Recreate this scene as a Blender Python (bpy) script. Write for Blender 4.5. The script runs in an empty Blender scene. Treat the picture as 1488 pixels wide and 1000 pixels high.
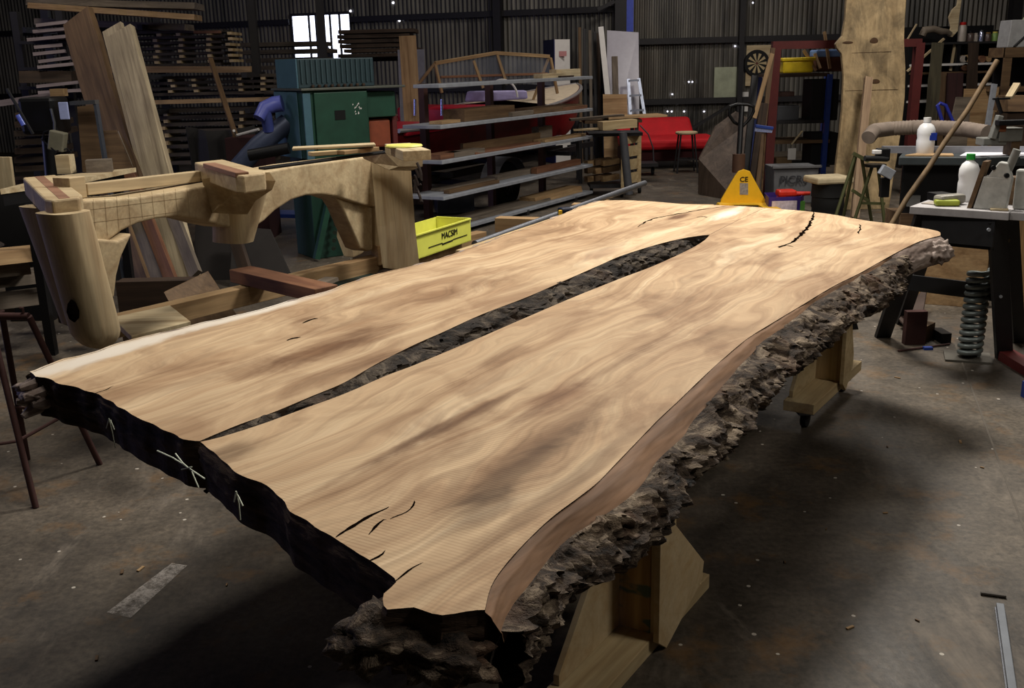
import bpy, bmesh, math, random
from math import sin, cos, pi, sqrt, radians, atan2
from mathutils import Vector as V, Matrix as M, noise
random.seed(7)
sc = bpy.context.scene
COL = sc.collection

# ---------------------------------------------------------------- camera
F = 1450.0; EYE = 1.65
_dn = V((870.0 - 744.0, -(5650.0 - 500.0), -F))
_zw = (-_dn).normalized()
_f = V((0, 0, -1)); _yw = (_f - _f.dot(_zw) * _zw).normalized()
_xw = _yw.cross(_zw)
ROT = M((_xw, _yw, _zw))
cam_d = bpy.data.cameras.new('camera'); cam = bpy.data.objects.new('camera', cam_d); COL.objects.link(cam)
cam_d.sensor_width = 36.0; cam_d.lens = F / 1488.0 * 36.0
cam_d.clip_start = 0.05; cam_d.clip_end = 200
cam.matrix_world = M.Translation((0, 0, EYE)) @ ROT.to_4x4()
sc.camera = cam
def ray(x, y): return ROT @ V((x - 744.0, 500.0 - y, -F))
def pz(x, y, z=0.0):            # where the line of sight meets the level z
    r = ray(x, y); t = (z - EYE) / r.z
    return V((r.x * t, r.y * t, z))
def pY(x, y, Y):                # where it meets the upright plane at depth Y
    r = ray(x, y); t = Y / r.y
    return V((r.x * t, Y, EYE + r.z * t))
def xY(x, y, Y, z):             # sideways place from the depth, height given
    p = pY(x, y, Y); return V((p.x, Y, z))
def pP(x, y, a, b):             # upright plane through the ground points a, b
    d = V((b[0] - a[0], b[1] - a[1], 0)); n = V((-d.y, d.x, 0))
    r = ray(x, y); t = n.dot(V((a[0], a[1], 0))) / n.dot(r)
    return V((r.x * t, r.y * t, EYE + r.z * t))

# ---------------------------------------------------------------- materials
def lin(c):
    return tuple((x / 12.92 if x <= 0.04045 else ((x + 0.055) / 1.055) ** 2.4) for x in [v / 255.0 for v in c]) + (1.0,)
class NT:
    def __init__(s, name):
        s.m = bpy.data.materials.new(name); s.m.use_nodes = True
        s.t = s.m.node_tree; s.b = s.t.nodes['Principled BSDF']; s.out = s.t.nodes['Material Output']
        s.tc = s.n('ShaderNodeTexCoord')
    def n(s, k, **kw):
        x = s.t.nodes.new(k)
        for a, b in kw.items(): setattr(x, a, b)
        return x
    def l(s, a, b): s.t.links.new(a, b)
    def setin(s, node, i, v):
        if hasattr(v, 'links'): s.l(v, node.inputs[i])
        else: node.inputs[i].default_value = v
    def map(s, scale=(1, 1, 1), loc=(0, 0, 0), src=None, rot=(0, 0, 0)):
        x = s.n('ShaderNodeMapping'); s.l(src or s.tc.outputs['Object'], x.inputs[0])
        x.inputs['Scale'].default_value = scale; x.inputs['Location'].default_value = loc; x.inputs['Rotation'].default_value = rot
        return x.outputs[0]
    def noise(s, vec, scale=5, detail=4, rough=.55, dist=0):
        x = s.n('ShaderNodeTexNoise'); s.l(vec, x.inputs['Vector'])
        x.inputs['Scale'].default_value = scale; x.inputs['Detail'].default_value = detail
        x.inputs['Roughness'].default_value = rough; x.inputs['Distortion'].default_value = dist
        return x.outputs['Fac']
    def ramp(s, fac, stops):
        x = s.n('ShaderNodeValToRGB'); s.l(fac, x.inputs[0]); e = x.color_ramp.elements
        while len(e) < len(stops): e.new(.5)
        for k, (p, c) in zip(e, stops):
            k.position = p; k.color = c if len(c) == 4 else tuple(c) + (1,)
        return x.outputs[0]
    def mix(s, fac, a, b, mode='MIX'):
        x = s.n('ShaderNodeMix', data_type='RGBA', blend_type=mode)
        s.setin(x, 0, fac); s.setin(x, 6, a); s.setin(x, 7, b)
        return x.outputs[2]
    def math(s, op, a, b=0.0, c=None, clamp=False):
        x = s.n('ShaderNodeMath', operation=op, use_clamp=clamp); s.setin(x, 0, a); s.setin(x, 1, b)
        if c is not None: s.setin(x, 2, c)
        return x.outputs[0]
    def bump(s, h, strength=.3, dist=.01):
        x = s.n('ShaderNodeBump'); s.l(h, x.inputs['Height']); x.inputs['Strength'].default_value = strength
        x.inputs['Distance'].default_value = dist; s.l(x.outputs[0], s.b.inputs['Normal'])
    def col(s, v): s.setin(s.b, 'Base Color', v)
    def set(s, rough=.6, metal=0, spec=.5):
        s.b.inputs['Roughness'].default_value = rough; s.b.inputs['Metallic'].default_value = metal
        s.b.inputs['Specular IOR Level'].default_value = spec
def g(v): return (v, v, v, 1)
MATS = {}
def wood(key, c, dark=None, rough=.7, axis=0, contrast=1.0):
    k = ('wood', key, axis)
    if k in MATS: return MATS[k]
    m = NT('wood_' + key); base = lin(c)
    dk = lin(dark) if dark else tuple(v * .55 for v in base[:3]) + (1,)
    s1 = [9, 9, 9]; s1[axis] = .8
    s2 = [70, 70, 70]; s2[axis] = 2.5
    rnd = m.n('ShaderNodeObjectInfo').outputs['Random']
    off = m.n('ShaderNodeVectorMath', operation='ADD'); m.l(m.tc.outputs['Object'], off.inputs[0])
    cx = m.n('ShaderNodeCombineXYZ'); r10 = m.math('MULTIPLY', rnd, 17.0)
    for i in range(3): m.l(r10, cx.inputs[i])
    m.l(cx.outputs[0], off.inputs[1])
    n1 = m.noise(m.map(s1, src=off.outputs[0]), 1, 5, .6, 1.2)
    n2 = m.noise(m.map(s2, src=off.outputs[0]), 1, 3, .6)
    a = m.ramp(n1, [(.3, dk), (.62, base)])
    b = m.mix(.3 * contrast, a, m.ramp(n2, [(.35, g(.25)), (.65, g(1))]), 'MULTIPLY')
    n3 = m.noise(m.map((3, 3, 3), src=off.outputs[0]), 1, 3, .6)
    b = m.mix(.35, b, m.ramp(n3, [(.3, g(.45)), (.6, g(1))]), 'MULTIPLY')
    m.col(b); m.set(rough, 0, .3); m.bump(n2, .15, .003)
    MATS[k] = m.m; return m.m
def plain(key, c, rough=.6, metal=0, var=.25, scale=12, bump=0.0, spec=.4):
    k = ('p', key)
    if k in MATS: return MATS[k]
    m = NT(key); base = lin(c)
    n = m.noise(m.map((1, 1, 1)), scale, 4, .6)
    m.col(m.mix(1.0, base, m.ramp(n, [(.3, g(1 - var)), (.7, g(1))]), 'MULTIPLY'))
    m.set(rough, metal, spec)
    if bump: m.bump(n, bump, .01)
    MATS[k] = m.m; return m.m
def emit(key, c, s):
    m = NT(key); m.b.inputs['Base Color'].default_value = (0, 0, 0, 1)
    m.b.inputs['Emission Color'].default_value = lin(c); m.b.inputs['Emission Strength'].default_value = s
    return m.m
def glass(key, c, alpha=.25):
    m = NT(key); m.b.inputs['Base Color'].default_value = lin(c); m.b.inputs['Roughness'].default_value = .08
    m.b.inputs['Alpha'].default_value = alpha
    return m.m

# ---------------------------------------------------------------- mesh helpers
class MB:
    def __init__(s): s.v = []; s.f = []; s.smooth = []
    def add(s, vs, fs, smooth=False):
        o = len(s.v); s.v += [V(p) for p in vs]
        for f in fs: s.f.append([i + o for i in f]); s.smooth.append(smooth)
        return s
    def box(s, c, size, rz=0, R=None):
        R = R or M.Rotation(rz, 3, 'Z'); c = V(c); h = V(size) / 2
        vs = [c + R @ V((x * h.x, y * h.y, z * h.z)) for z in (-1, 1) for y in (-1, 1) for x in (-1, 1)]
        return s.add(vs, [(0, 2, 3, 1), (4, 5, 7, 6), (0, 1, 5, 4), (2, 6, 7, 3), (0, 4, 6, 2), (1, 3, 7, 5)])
    def beam(s, a, b, w, h, up=(0, 0, 1)):
        a = V(a); b = V(b); d = (b - a).normalized(); up = V(up)
        side = up.cross(d)
        if side.length < 1e-4: side = V((1, 0, 0))
        side.normalize(); u = d.cross(side)
        c = [side * (sx * w / 2) + u * (sz * h / 2) for sx, sz in ((-1, -1), (1, -1), (1, 1), (-1, 1))]
        return s.add([a + k for k in c] + [b + k for k in c], [(0, 3, 2, 1), (4, 5, 6, 7), (0, 1, 5, 4), (1, 2, 6, 5), (2, 3, 7, 6), (3, 0, 4, 7)])
    def tube(s, pts, r, n=10, cap=True):
        pts = [V(p) for p in pts]; rs = r if isinstance(r, (list, tuple)) else [r] * len(pts)
        o = len(s.v); prev = None; vs = []; fs = []
        for i, p in enumerate(pts):
            d = (pts[min(i + 1, len(pts) - 1)] - pts[max(i - 1, 0)]).normalized()
            if prev is None:
                prev = d.cross(V((0, 0, 1)))
                if prev.length < .05: prev = d.cross(V((1, 0, 0)))
            prev = (prev - d * prev.dot(d)).normalized(); q = d.cross(prev)
            for k in range(n):
                a = 2 * pi * k / n; vs.append(p + (prev * cos(a) + q * sin(a)) * rs[i])
        for i in range(len(pts) - 1):
            for k in range(n):
                fs.append((i * n + k, i * n + (k + 1) % n, (i + 1) * n + (k + 1) % n, (i + 1) * n + k))
        s.add(vs, fs, True)
        if cap:
            m = len(pts) - 1
            s.add(vs[:n], [tuple(range(n))[::-1]]); s.add(vs[m * n:], [tuple(range(n))])
        return s
    def lathe(s, base, prof, n=20, R=None):
        base = V(base); vs = []; fs = []; R = R or M.Identity(3)
        for r, z in prof:
            for k in range(n):
                a = 2 * pi * k / n; vs.append(base + R @ V((cos(a) * r, sin(a) * r, z)))
        m = len(prof)
        for i in range(m - 1):
            for k in range(n):
                fs.append((i * n + k, i * n + (k + 1) % n, (i + 1) * n + (k + 1) % n, (i + 1) * n + k))
        s.add(vs, fs, True)
        s.add(vs[:n], [tuple(range(n))[::-1]]); s.add(vs[(m - 1) * n:], [tuple(range(n))])
        return s
    def prism(s, pts, t):
        pts = [V(p) for p in pts]; t = V(t); n = len(pts)
        fs = [tuple(range(n))[::-1], tuple(range(n, 2 * n))]
        for i in range(n): fs.append((i, (i + 1) % n, (i + 1) % n + n, i + n))
        return s.add(pts + [p + t for p in pts], fs)
    def build(s, name, mat, parent=None, bev=0.0, mats=None, seg=2, sub=0, origin=None):
        me = bpy.data.meshes.new(name)
        lo = V([min(v[i] for v in s.v) for i in range(3)]); hi = V([max(v[i] for v in s.v) for i in range(3)])
        c = V(origin) if origin is not None else V(((lo.x + hi.x) / 2, (lo.y + hi.y) / 2, lo.z))
        me.from_pydata([v - c for v in s.v], [], s.f); me.update()
        bm = bmesh.new(); bm.from_mesh(me); bmesh.ops.remove_doubles(bm, verts=bm.verts, dist=1e-5)
        bmesh.ops.recalc_face_normals(bm, faces=bm.faces)
        if len(bm.faces) == len(s.smooth):
            bm.faces.ensure_lookup_table()
        for f in bm.faces: f.smooth = False
        bm.to_mesh(me); bm.free()
        if any(s.smooth):
            for p in me.polygons: p.use_smooth = True
            try: me.set_sharp_from_angle(angle=radians(38))
            except Exception: pass
        o = bpy.data.objects.new(name, me); COL.objects.link(o)
        if mat: me.materials.append(mat)
        if bev:
            b = o.modifiers.new('bevel', 'BEVEL'); b.width = bev; b.segments = seg; b.limit_method = 'ANGLE'; b.angle_limit = radians(40)
        if sub:
            b = o.modifiers.new('sub', 'SUBSURF'); b.levels = sub; b.render_levels = sub
        o.location = c
        if parent: put(o, parent)
        return o
def under(child, parent):
    """make a piece a sub-part of a part of the same thing"""
    mw = M.Identity(4); q = child
    while q: mw = q.matrix_basis @ mw; q = q.parent
    child.parent = None; child.matrix_basis = mw; put(child, parent); return child
def put(o, parent):
    mw = o.matrix_basis.copy(); o.parent = parent
    p = M.Identity(4); q = parent; chain = []
    while q: chain.append(q); q = q.parent
    for q in reversed(chain): p = p @ q.matrix_basis
    o.matrix_basis = p.inverted() @ mw
def tag(o, label=None, cat=None, group=None, kind=None):
    if label: o['label'] = label
    if cat: o['category'] = cat
    if group: o['group'] = group
    if kind: o['kind'] = kind
    return o
def thing(name, label, cat, loc, group=None, rz=0):
    o = bpy.data.objects.new(name, None); COL.objects.link(o); o.location = loc; o.rotation_euler.z = rz
    o.empty_display_size = .1
    return tag(o, label, cat, group)
def struct(o): o['kind'] = 'structure'; return o
def timber(name, a, b, w, h, mat, parent=None, up=(0, 0, 1), bev=.003, wob=0.0, seed=0):
    """a sawn timber whose own x axis runs along its length a -> b"""
    a = V(a); b = V(b); d = (b - a); L = d.length; d.normalize(); up = V(up)
    side = up.cross(d)
    if side.length < 1e-4: side = V((0, 1, 0))
    side.normalize(); u = d.cross(side)
    mb = MB()
    if wob:      # live-edge board: rough outline on its two long sides
        n = max(8, int(L / .08)); vs = []; fs = []
        for i in range(n + 1):
            x = L * i / n
            o1 = noise.noise(V((x * 2.2, seed, 0))) * wob + noise.noise(V((x * 9, seed, 3))) * wob * .3
            o2 = noise.noise(V((x * 2.2, seed + 9, 0))) * wob + noise.noise(V((x * 9, seed + 9, 3))) * wob * .3
            vs += [V((x, -w / 2 + o1, -h / 2)), V((x, w / 2 + o2, -h / 2)), V((x, w / 2 + o2 - h * .3, h / 2)), V((x, -w / 2 + o1 + h * .3, h / 2))]
        for i in range(n):
            q = i * 4
            for k in range(4): fs.append((q + k, q + (k + 1) % 4, q + 4 + (k + 1) % 4, q + 4 + k))
        fs += [(0, 3, 2, 1), (n * 4, n * 4 + 1, n * 4 + 2, n * 4 + 3)]
        mb.add(vs, fs)
    else: mb.box((L / 2, 0, 0), (L, w, h))
    o = mb.build(name, mat, None, bev if not wob else 0, origin=(0, 0, 0))
    R = M((d, side, u)).transposed().to_4x4(); o.matrix_basis = M.Translation(a) @ R
    if parent: put(o, parent)
    return o
def board(label, a, b, w, h, mat, name='timber_board', cat='board', group=None, **k):
    return tag(timber(name, a, b, w, h, mat, **k), label, cat, group)

W_PALE = wood('pale', (206, 188, 152), (168, 144, 108))
W_TAN = wood('tan', (176, 146, 106), (134, 102, 68))
W_BROWN = wood('brown', (112, 88, 62), (78, 58, 40))
W_DARK = wood('dark', (66, 50, 38), (38, 28, 21))
W_RED = wood('reddish', (134, 94, 68), (100, 64, 46))
W_GREY = wood('weathered', (128, 116, 102), (82, 72, 62))
W_MOT = wood('mottled_grey', (186, 170, 140), (128, 112, 90))
W_RACK = wood('rack_slab', (78, 68, 58), (40, 33, 28))
W_PINE = wood('pine', (206, 184, 142), (174, 146, 104), contrast=.6)
BLACK = plain('black_steel', (24, 24, 26), .45, .4)
RUBBER = plain('black_rubber', (18, 18, 18), .8)
STEEL = plain('dull_steel', (120, 122, 128), .4, .8)
GALV = plain('galvanised_steel', (158, 162, 170), .5, .15)
WHITE = plain('white_paint', (215, 212, 208), .6, var=.1)
YELLOW = plain('yellow_paint', (244, 190, 36), .45, var=.12)
RED = plain('red_oxide_paint', (88, 28, 26), .6)
BLUE = plain('blue_paint', (36, 62, 140), .5)
GREEN = plain('green_machine_paint', (26, 66, 50), .5, var=.35, scale=6)
TEAL = plain('cool_lit_teal_paint', (66, 98, 112), .45, var=.2)  # teal with the cool light on the machine's left faces painted in
# ================================================================ SHED
def concrete():
    m = NT('stained_concrete')
    co = m.tc.outputs['Object']
    n1 = m.noise(m.map((.7, .7, .7)), 1, 6, .62, .5)
    n2 = m.noise(m.map((4, 4, 4)), 1, 6, .65)
    n3 = m.noise(m.map((40, 40, 40)), 1, 3, .7)
    n4 = m.noise(m.map((2.2, .8, 1), rot=(0, 0, .6)), 1, 6, .7, .8)
    c = m.ramp(n1, [(.3, lin((60, 53, 46))), (.5, lin((88, 79, 68))), (.7, lin((114, 103, 89)))])
    c = m.mix(.8, c, m.ramp(n2, [(.3, g(.4)), (.65, g(1.1))]), 'MULTIPLY')
    c = m.mix(.75, c, m.ramp(n3, [(.3, g(.35)), (.7, g(1.25))]), 'MULTIPLY')
    c = m.mix(m.ramp(n4, [(.56, g(0)), (.72, g(.5))]), c, lin((150, 138, 124)))
    n5 = m.noise(m.map((3, 3, 3), loc=(5, 2, 0)), 1, 5, .7)
    c = m.mix(m.ramp(n5, [(.55, g(0)), (.68, g(.45))]), c, lin((120, 86, 44)))
    # scattered pale crumbs
    v = m.n('ShaderNodeTexVoronoi'); m.l(m.map((9, 9, 9)), v.inputs['Vector']); v.inputs['Scale'].default_value = 1
    nn = m.noise(m.map((9, 9, 9)), 3, 2, .5)
    sp = m.math('LESS_THAN', m.math('ADD', v.outputs['Distance'], m.math('MULTIPLY', nn, .08)), .1)
    c = m.mix(m.math('MULTIPLY', sp, .8), c, lin((190, 182, 170)))
    m.col(c); m.set(.62, 0, .4)
    m.l(m.ramp(n4, [(.3, g(.42)), (.7, g(.75))]), m.b.inputs['Roughness'])
    m.bump(m.math('ADD', n2, m.math('MULTIPLY', n3, .4)), .25, .01)
    return m.m
floor = struct(MB().add([(-13, -4, 0), (14, -4, 0), (14, 24, 0), (-13, 24, 0)], [(0, 1, 2, 3)]).build('floor', concrete(), origin=(0, 0, 0)))

def iron():
    m = NT('corrugated_iron')
    n = m.noise(m.map((3.0, 3.0, .35)), 1, 6, .65)
    n2 = m.noise(m.map((.5, .5, .5)), 1, 4, .6)
    c = m.ramp(n, [(.34, lin((46, 46, 46))), (.66, lin((118, 114, 106)))])
    c = m.mix(m.ramp(n2, [(.5, g(0)), (.7, g(.5))]), c, lin((84, 72, 58)))
    m.col(c); m.set(.5, .35, .4); return m.m
IRON = iron()
def corrugated(name, a, b, z0, z1, holes=()):
    """corrugated sheet wall standing on the ground line a -> b; holes are (s0, s1, z0, z1) openings"""
    a = V(a); b = V(b); d = b - a; L = d.length; d.normalize(); nrm = V((d.y, -d.x, 0)); pitch = .085
    n = int(L / pitch * 6); mb = MB()
    zs = sorted({z0, z1} | {h[2] for h in holes} | {h[3] for h in holes})
    vs = []; fs = []; k = len(zs)
    for i in range(n + 1):
        s = L * i / n; o = nrm * (.014 * sin(2 * pi * s / pitch))
        for z in zs: vs.append(V((a.x, a.y, 0)) + d * s + o + V((0, 0, z)))
    for i in range(n):
        s = L * (i + .5) / n
        for j in range(k - 1):
            zc = (zs[j] + zs[j + 1]) / 2
            if any(h[0] < s < h[1] and h[2] < zc < h[3] for h in holes): continue
            fs.append((i * k + j, (i + 1) * k + j, (i + 1) * k + j + 1, i * k + j + 1))
    mb.add(vs, fs, True)
    return struct(mb.build(name, IRON))
WR = 18.3
cx = pY(908, 60, WR).x
cornerR = (cx, WR)
# the left part of the end wall runs back from the corner column
gz = pY(893, 13, WR).z
r_ = ray(575, 26); t_ = (gz - EYE) / r_.z; far = V((r_.x * t_, r_.y * t_, 0))
dl = (far - V((cx, WR, 0))).normalized()
leftA = V((cx, WR, 0)) + dl * 15.5
LW = ((leftA.x, leftA.y), (cx, WR))
def sl(px, py):
    p = pP(px, py, LW[0], LW[1]); return (V((p.x, p.y, 0)) - V((leftA.x, leftA.y, 0))).length, p.z, p
s0, zt, _ = sl(424, 22); s1, _, _ = sl(510, 30); _, zb, _ = sl(450, 74)
corrugated('wall_back', (cx, WR, 0), (13, WR, 0), 0, 6.2)
corrugated('wall_back_left', (leftA.x, leftA.y, 0), (cx, WR, 0), 0, 6.2, [(s0, s1, zb - .5, zt)])
DK = plain('dark_steelwork', (38, 36, 38), .6, .2)
corrugated('wall_left', (-12.6, -3.8, 0), (-12.6, 23.5, 0), 0, 6.2)
corrugated('wall_right', (13, WR, 0), (13, -3.8, 0), 0, 6.2)
corrugated('wall_front', (13, -3.8, 0), (-12.6, -3.8, 0), 0, 6.2)
struct(MB().add([(-13, -4, 6.2), (14, -4, 6.2), (14, 24, 6.2), (-13, 24, 6.2)], [(0, 3, 2, 1)]).build('ceiling', plain('roof_sheet', (90, 90, 92), .6)))
# window with mullions, daylight outside
wd = (V((cx, WR, 0)) - leftA).normalized(); wn = V((wd.y, -wd.x, 0))
def wp(s, z, o=0): return V((leftA.x, leftA.y, 0)) + wd * s + wn * o + V((0, 0, z))
wf = MB()
for k in (0, .3, .42, .66, .82, 1):
    s = s0 + (s1 - s0) * k; wf.beam(wp(s, zb - .5, .03), wp(s, zt, .03), .035, .03, up=wn)
for z in (zb - .5, zt): wf.beam(wp(s0, z, .03), wp(s1, z, .03), .06, .05)
wf.beam(wp(s0 + .62, zt - .45, .03), wp(s0 + .95, zb - .5, .03), .1, .05, up=wn)
w = struct(wf.build('window_1', DK))
struct(MB().add([wp(s0, zb - .5, -.02), wp(s1, zb - .5, -.02), wp(s1, zt, -.02), wp(s0, zt, -.02)], [(0, 1, 2, 3)]).build('pane', glass('dusty_glass', (200, 205, 215), .12), w))
# steelwork of the end wall
n = 1
def trim(mb, mat=DK):
    global n
    struct(mb.build('trim_%d' % n, mat)); n += 1
trim(MB().beam((cx - .1, WR - .14, 0), (cx - .1, WR - .14, 6.1), .2, .2, up=(0, 1, 0)))
for py in (57, 145): z = pY(1080, py, WR - .1).z; trim(MB().beam((cx, WR - .08, z), (12.9, WR - .08, z), .07, .1))
p = pY(1077, 80, WR - .2); trim(MB().beam((p.x, WR - .16, 0), (p.x, WR - .16, 6.1), .09, .12, up=(0, 1, 0)))
p = pY(1470, 80, WR - .2); trim(MB().beam((p.x, WR - .16, 0), (p.x, WR - .16, 6.1), .16, .2, up=(0, 1, 0)))
trim(MB().beam(pY(1005, 187, WR - .15), pY(1066, 150, WR - .15), .05, .06, up=(0, 1, 0)))
S = 15.5
for z in (gz, gz - 1.3):
    for u0, u1 in ((0, s0 - .02), (s1 + .02, S - .1)): trim(MB().beam(wp(u0, z, .08), wp(u1, z, .08), .07, .1))
for s in (1.2, 13.2): trim(MB().beam(wp(s, 0, .12), wp(s, 6.1, .12), .14, .16, up=wn))
trim(MB().beam(pY(868, 14, WR - .2), pY(893, 2, WR - .2), .06, .06, up=(0, 1, 0)))
# translucent blue sheet by the corner column and a pale skylight sheet
q = pY(914, 0, WR - .03); q2 = pY(914, 46, WR - .03)
tag(MB().box((q.x, WR - .04, (4.6 + q2.z) / 2), (.16, .01, 4.6 - q2.z)).build('plastic_sheet', plain('blue_sheet', (60, 80, 190), .5)), 'narrow blue plastic strip on the iron wall beside the corner column', 'sheet')
a_ = pY(1038, 110, WR - .03); b_ = pY(1070, 140, WR - .03)
tag(MB().box(((a_.x + b_.x) / 2, WR - .03, (a_.z + b_.z) / 2 + .05), (b_.x - a_.x, .012, .55)).build('wall_patch', plain('pale_green_patch', (170, 175, 150), .6, var=.4, scale=4)), 'faded pale green patch fixed to the back wall left of the dartboard', 'panel')
HOLE = emit('daylight_through_nail_hole', (235, 235, 255), 6)
hb = MB()
for (x, y) in [(1068, 67), (1001, 119), (1006, 119), (977, 137), (982, 148), (970, 162), (976, 162), (994, 162), (1023, 162), (1094, 4)]:
    p = pY(x, y, WR - .02); hb.lathe(p, [(.012, 0), (.012, .004)], 8, R=M.Rotation(pi / 2, 3, 'X'))
struct(hb.build('trim_nail_holes', HOLE))
hb = MB()
for (x, y) in [(510, 16), (581, 30), (572, 4)]:
    p = pP(x, y, LW[0], LW[1]) + wn * .02; hb.lathe(p, [(.02, 0), (.02, .004)], 8, R=M.Rotation(pi / 2, 3, 'X'))
struct(hb.build('trim_nail_holes', HOLE))

# ---------------------------------------------------------------- light
wld = bpy.data.worlds.new('outside_daylight'); sc.world = wld; wld.use_nodes = True
bg = wld.node_tree.nodes['Background']; bg.inputs[0].default_value = (.78, .82, 1.0, 1); bg.inputs[1].default_value = 3.0
def area(name, loc, size, power, col, target=None, sy=None):
    l = bpy.data.lights.new(name, 'AREA'); l.shape = 'RECTANGLE'; l.size = size; l.size_y = sy or size; l.energy = power; l.color = col
    o = bpy.data.objects.new(name, l); COL.objects.link(o); o.location = loc
    d = (V(target) - V(loc)) if target else V((0, 0, -1))
    o.rotation_euler = d.to_track_quat('-Z', 'Y').to_euler(); return o
area('ceiling_lamp', (1.6, 6.4, 4.6), .9, 255, (1.0, .95, .87), (1.1, 4.4, .8))
area('ceiling_lamp', (-2.0, 4.2, 4.8), .8, 75, (1.0, .94, .85), (-1.6, 5.0, .6))
area('ceiling_lamp', (.7, 2.4, 4.6), 1.0, 30, (1.0, .94, .86), (.6, 2.8, 0))
area('ceiling_lamp', (3.9, 1.2, 4.4), 1.0, 50, (1.0, .94, .84), (1.0, 2.6, 0))
area('ceiling_lamp', (4.4, 8.6, 4.8), 1.2, 130, (1.0, .93, .84), (4.6, 10.5, 0))
area('ceiling_lamp', (2.6, 14.0, 5.0), 1.2, 100, (1.0, .93, .86), (2.6, 14.6, 0))
area('side_door_daylight', (-11.5, 8.5, 1.6), 3, 110, (.46, .48, 1.0), (0, 9.5, .8), 3)
area('ceiling_lamp', (-4.5, 8.6, 4.8), 1.0, 32, (1.0, .9, .76), (-4.6, 11, .6))
sc.view_settings.view_transform = 'Standard'; sc.view_settings.look = 'None'; sc.view_settings.gamma = 1
sc.view_settings.use_curve_mapping = False; sc.view_settings.exposure = 0.22

# ================================================================ THE SLAB PAIR
TH = .115; ZT = .85
SO = pz(290, 641, ZT)                       # seam at the near end
ang = atan2(3.24, 2.02)                     # length direction
Ld = V((cos(ang), sin(ang), 0)); Wd = V((-sin(ang), cos(ang), 0))
def slab_mat(key, patches, saw, light_edge=None):
    m = NT(key); co = m.tc.outputs['Object']
    def nz(sc_, s, det, r, dist=0, loc=(0, 0, 0)): return m.noise(m.map(sc_, loc=loc), s, det, r, dist)
    warp = nz((.8, 2.5, 1), 1, 3, .5)
    wv = m.n('ShaderNodeCombineXYZ'); m.l(m.math('MULTIPLY', warp, 0.6), wv.inputs[1])
    ad = m.n('ShaderNodeVectorMath', operation='ADD'); m.l(co, ad.inputs[0]); m.l(wv.outputs[0], ad.inputs[1])
    big = m.noise(m.map((.55, 7, 1), src=ad.outputs[0]), 1, 5, .6, .4)
    fine = m.noise(m.map((1.6, 60, 1), src=ad.outputs[0]), 1, 4, .62, .2)
    c = m.ramp(big, [(.25, lin((152, 122, 90))), (.42, lin((184, 154, 120))), (.58, lin((202, 175, 140))), (.75, lin((220, 199, 167)))])
    c = m.mix(.6, c, m.ramp(fine, [(.3, g(.62)), (.65, g(1.05))]), 'MULTIPLY')
    mot = nz((2.6, 4.5, 1), 1, 5, .6, .8, (3, 1, 0))
    c = m.mix(.5, c, m.ramp(mot, [(.36, lin((168, 142, 124))), (.56, g(1))]), 'MULTIPLY')
    # ring-like figure around the knots
    fig = m.n('ShaderNodeTexWave', wave_type='BANDS', bands_direction='Y'); m.l(m.map((.7, 3.2, 1), src=ad.outputs[0]), fig.inputs[0])
    fig.inputs['Scale'].default_value = 1.4; fig.inputs['Distortion'].default_value = 7; fig.inputs['Detail'].default_value = 3; fig.inputs['Detail Scale'].default_value = .8
    c = m.mix(.15, c, m.ramp(fig.outputs['Fac'], [(.0, lin((150, 112, 80))), (.35, g(1))]), 'MULTIPLY')
    sx = m.n('ShaderNodeSeparateXYZ'); m.l(co, sx.inputs[0])
    nd = nz((3, 6, 1), 1.3, 4, .65, .5, (9, 0, 0))
    for (u, v, ru, rv, st, colr) in patches:
        dx = m.math('DIVIDE', m.math('SUBTRACT', sx.outputs[0], u), ru); dy = m.math('DIVIDE', m.math('SUBTRACT', sx.outputs[1], v), rv)
        r = m.math('SQRT', m.math('ADD', m.math('MULTIPLY', dx, dx), m.math('MULTIPLY', dy, dy)))
        r = m.math('ADD', r, m.math('MULTIPLY', m.math('SUBTRACT', nd, .5), 1.7))
        f = m.n('ShaderNodeMapRange', interpolation_type='SMOOTHSTEP'); m.l(r, f.inputs[0])
        f.inputs[1].default_value = .25; f.inputs[2].default_value = 1.15; f.inputs[3].default_value = st; f.inputs[4].default_value = 0
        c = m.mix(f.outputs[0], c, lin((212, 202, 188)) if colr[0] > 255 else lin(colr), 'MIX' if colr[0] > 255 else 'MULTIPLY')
    if saw:
        sw = m.n('ShaderNodeTexWave', wave_type='BANDS', bands_direction='X'); m.l(m.map((1, .12, 1)), sw.inputs[0])
        sw.inputs['Scale'].default_value = 32; sw.inputs['Distortion'].default_value = 2.2; sw.inputs['Detail'].default_value = 2; sw.inputs['Detail Scale'].default_value = .5
        ms = m.math('MULTIPLY', m.ramp(nz((1.2, 2.2, 1), 1, 3, .6, 0, (4, 7, 0)), [(.42, g(.03)), (.64, g(.28))]), 1.0)
        c = m.mix(ms, c, m.ramp(sw.outputs['Fac'], [(.0, lin((150, 116, 92))), (.6, g(1))]), 'MULTIPLY')
        m.bump(sw.outputs['Fac'], .05, .001)
    else: m.bump(fine, .12, .002)
    m.col(c); m.set(.75, 0, .2); return m.m
def uv(px, py):
    p = pz(px, py, ZT) - SO; return p.dot(Ld), p.dot(Wd)
def patch(px, py, ru, rv, st, c=(138, 100, 66)): u, v = uv(px, py); return (u, v, ru, rv, st, c)
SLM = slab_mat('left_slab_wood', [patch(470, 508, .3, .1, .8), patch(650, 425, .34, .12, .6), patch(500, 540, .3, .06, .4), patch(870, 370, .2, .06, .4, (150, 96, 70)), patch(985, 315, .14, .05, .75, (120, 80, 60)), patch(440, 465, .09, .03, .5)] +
    [patch(x, y, .3, .06, .9, (300, 290, 280)) for x, y in ((110, 527), (170, 508), (330, 462), (420, 438), (1060, 310))], False)
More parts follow.
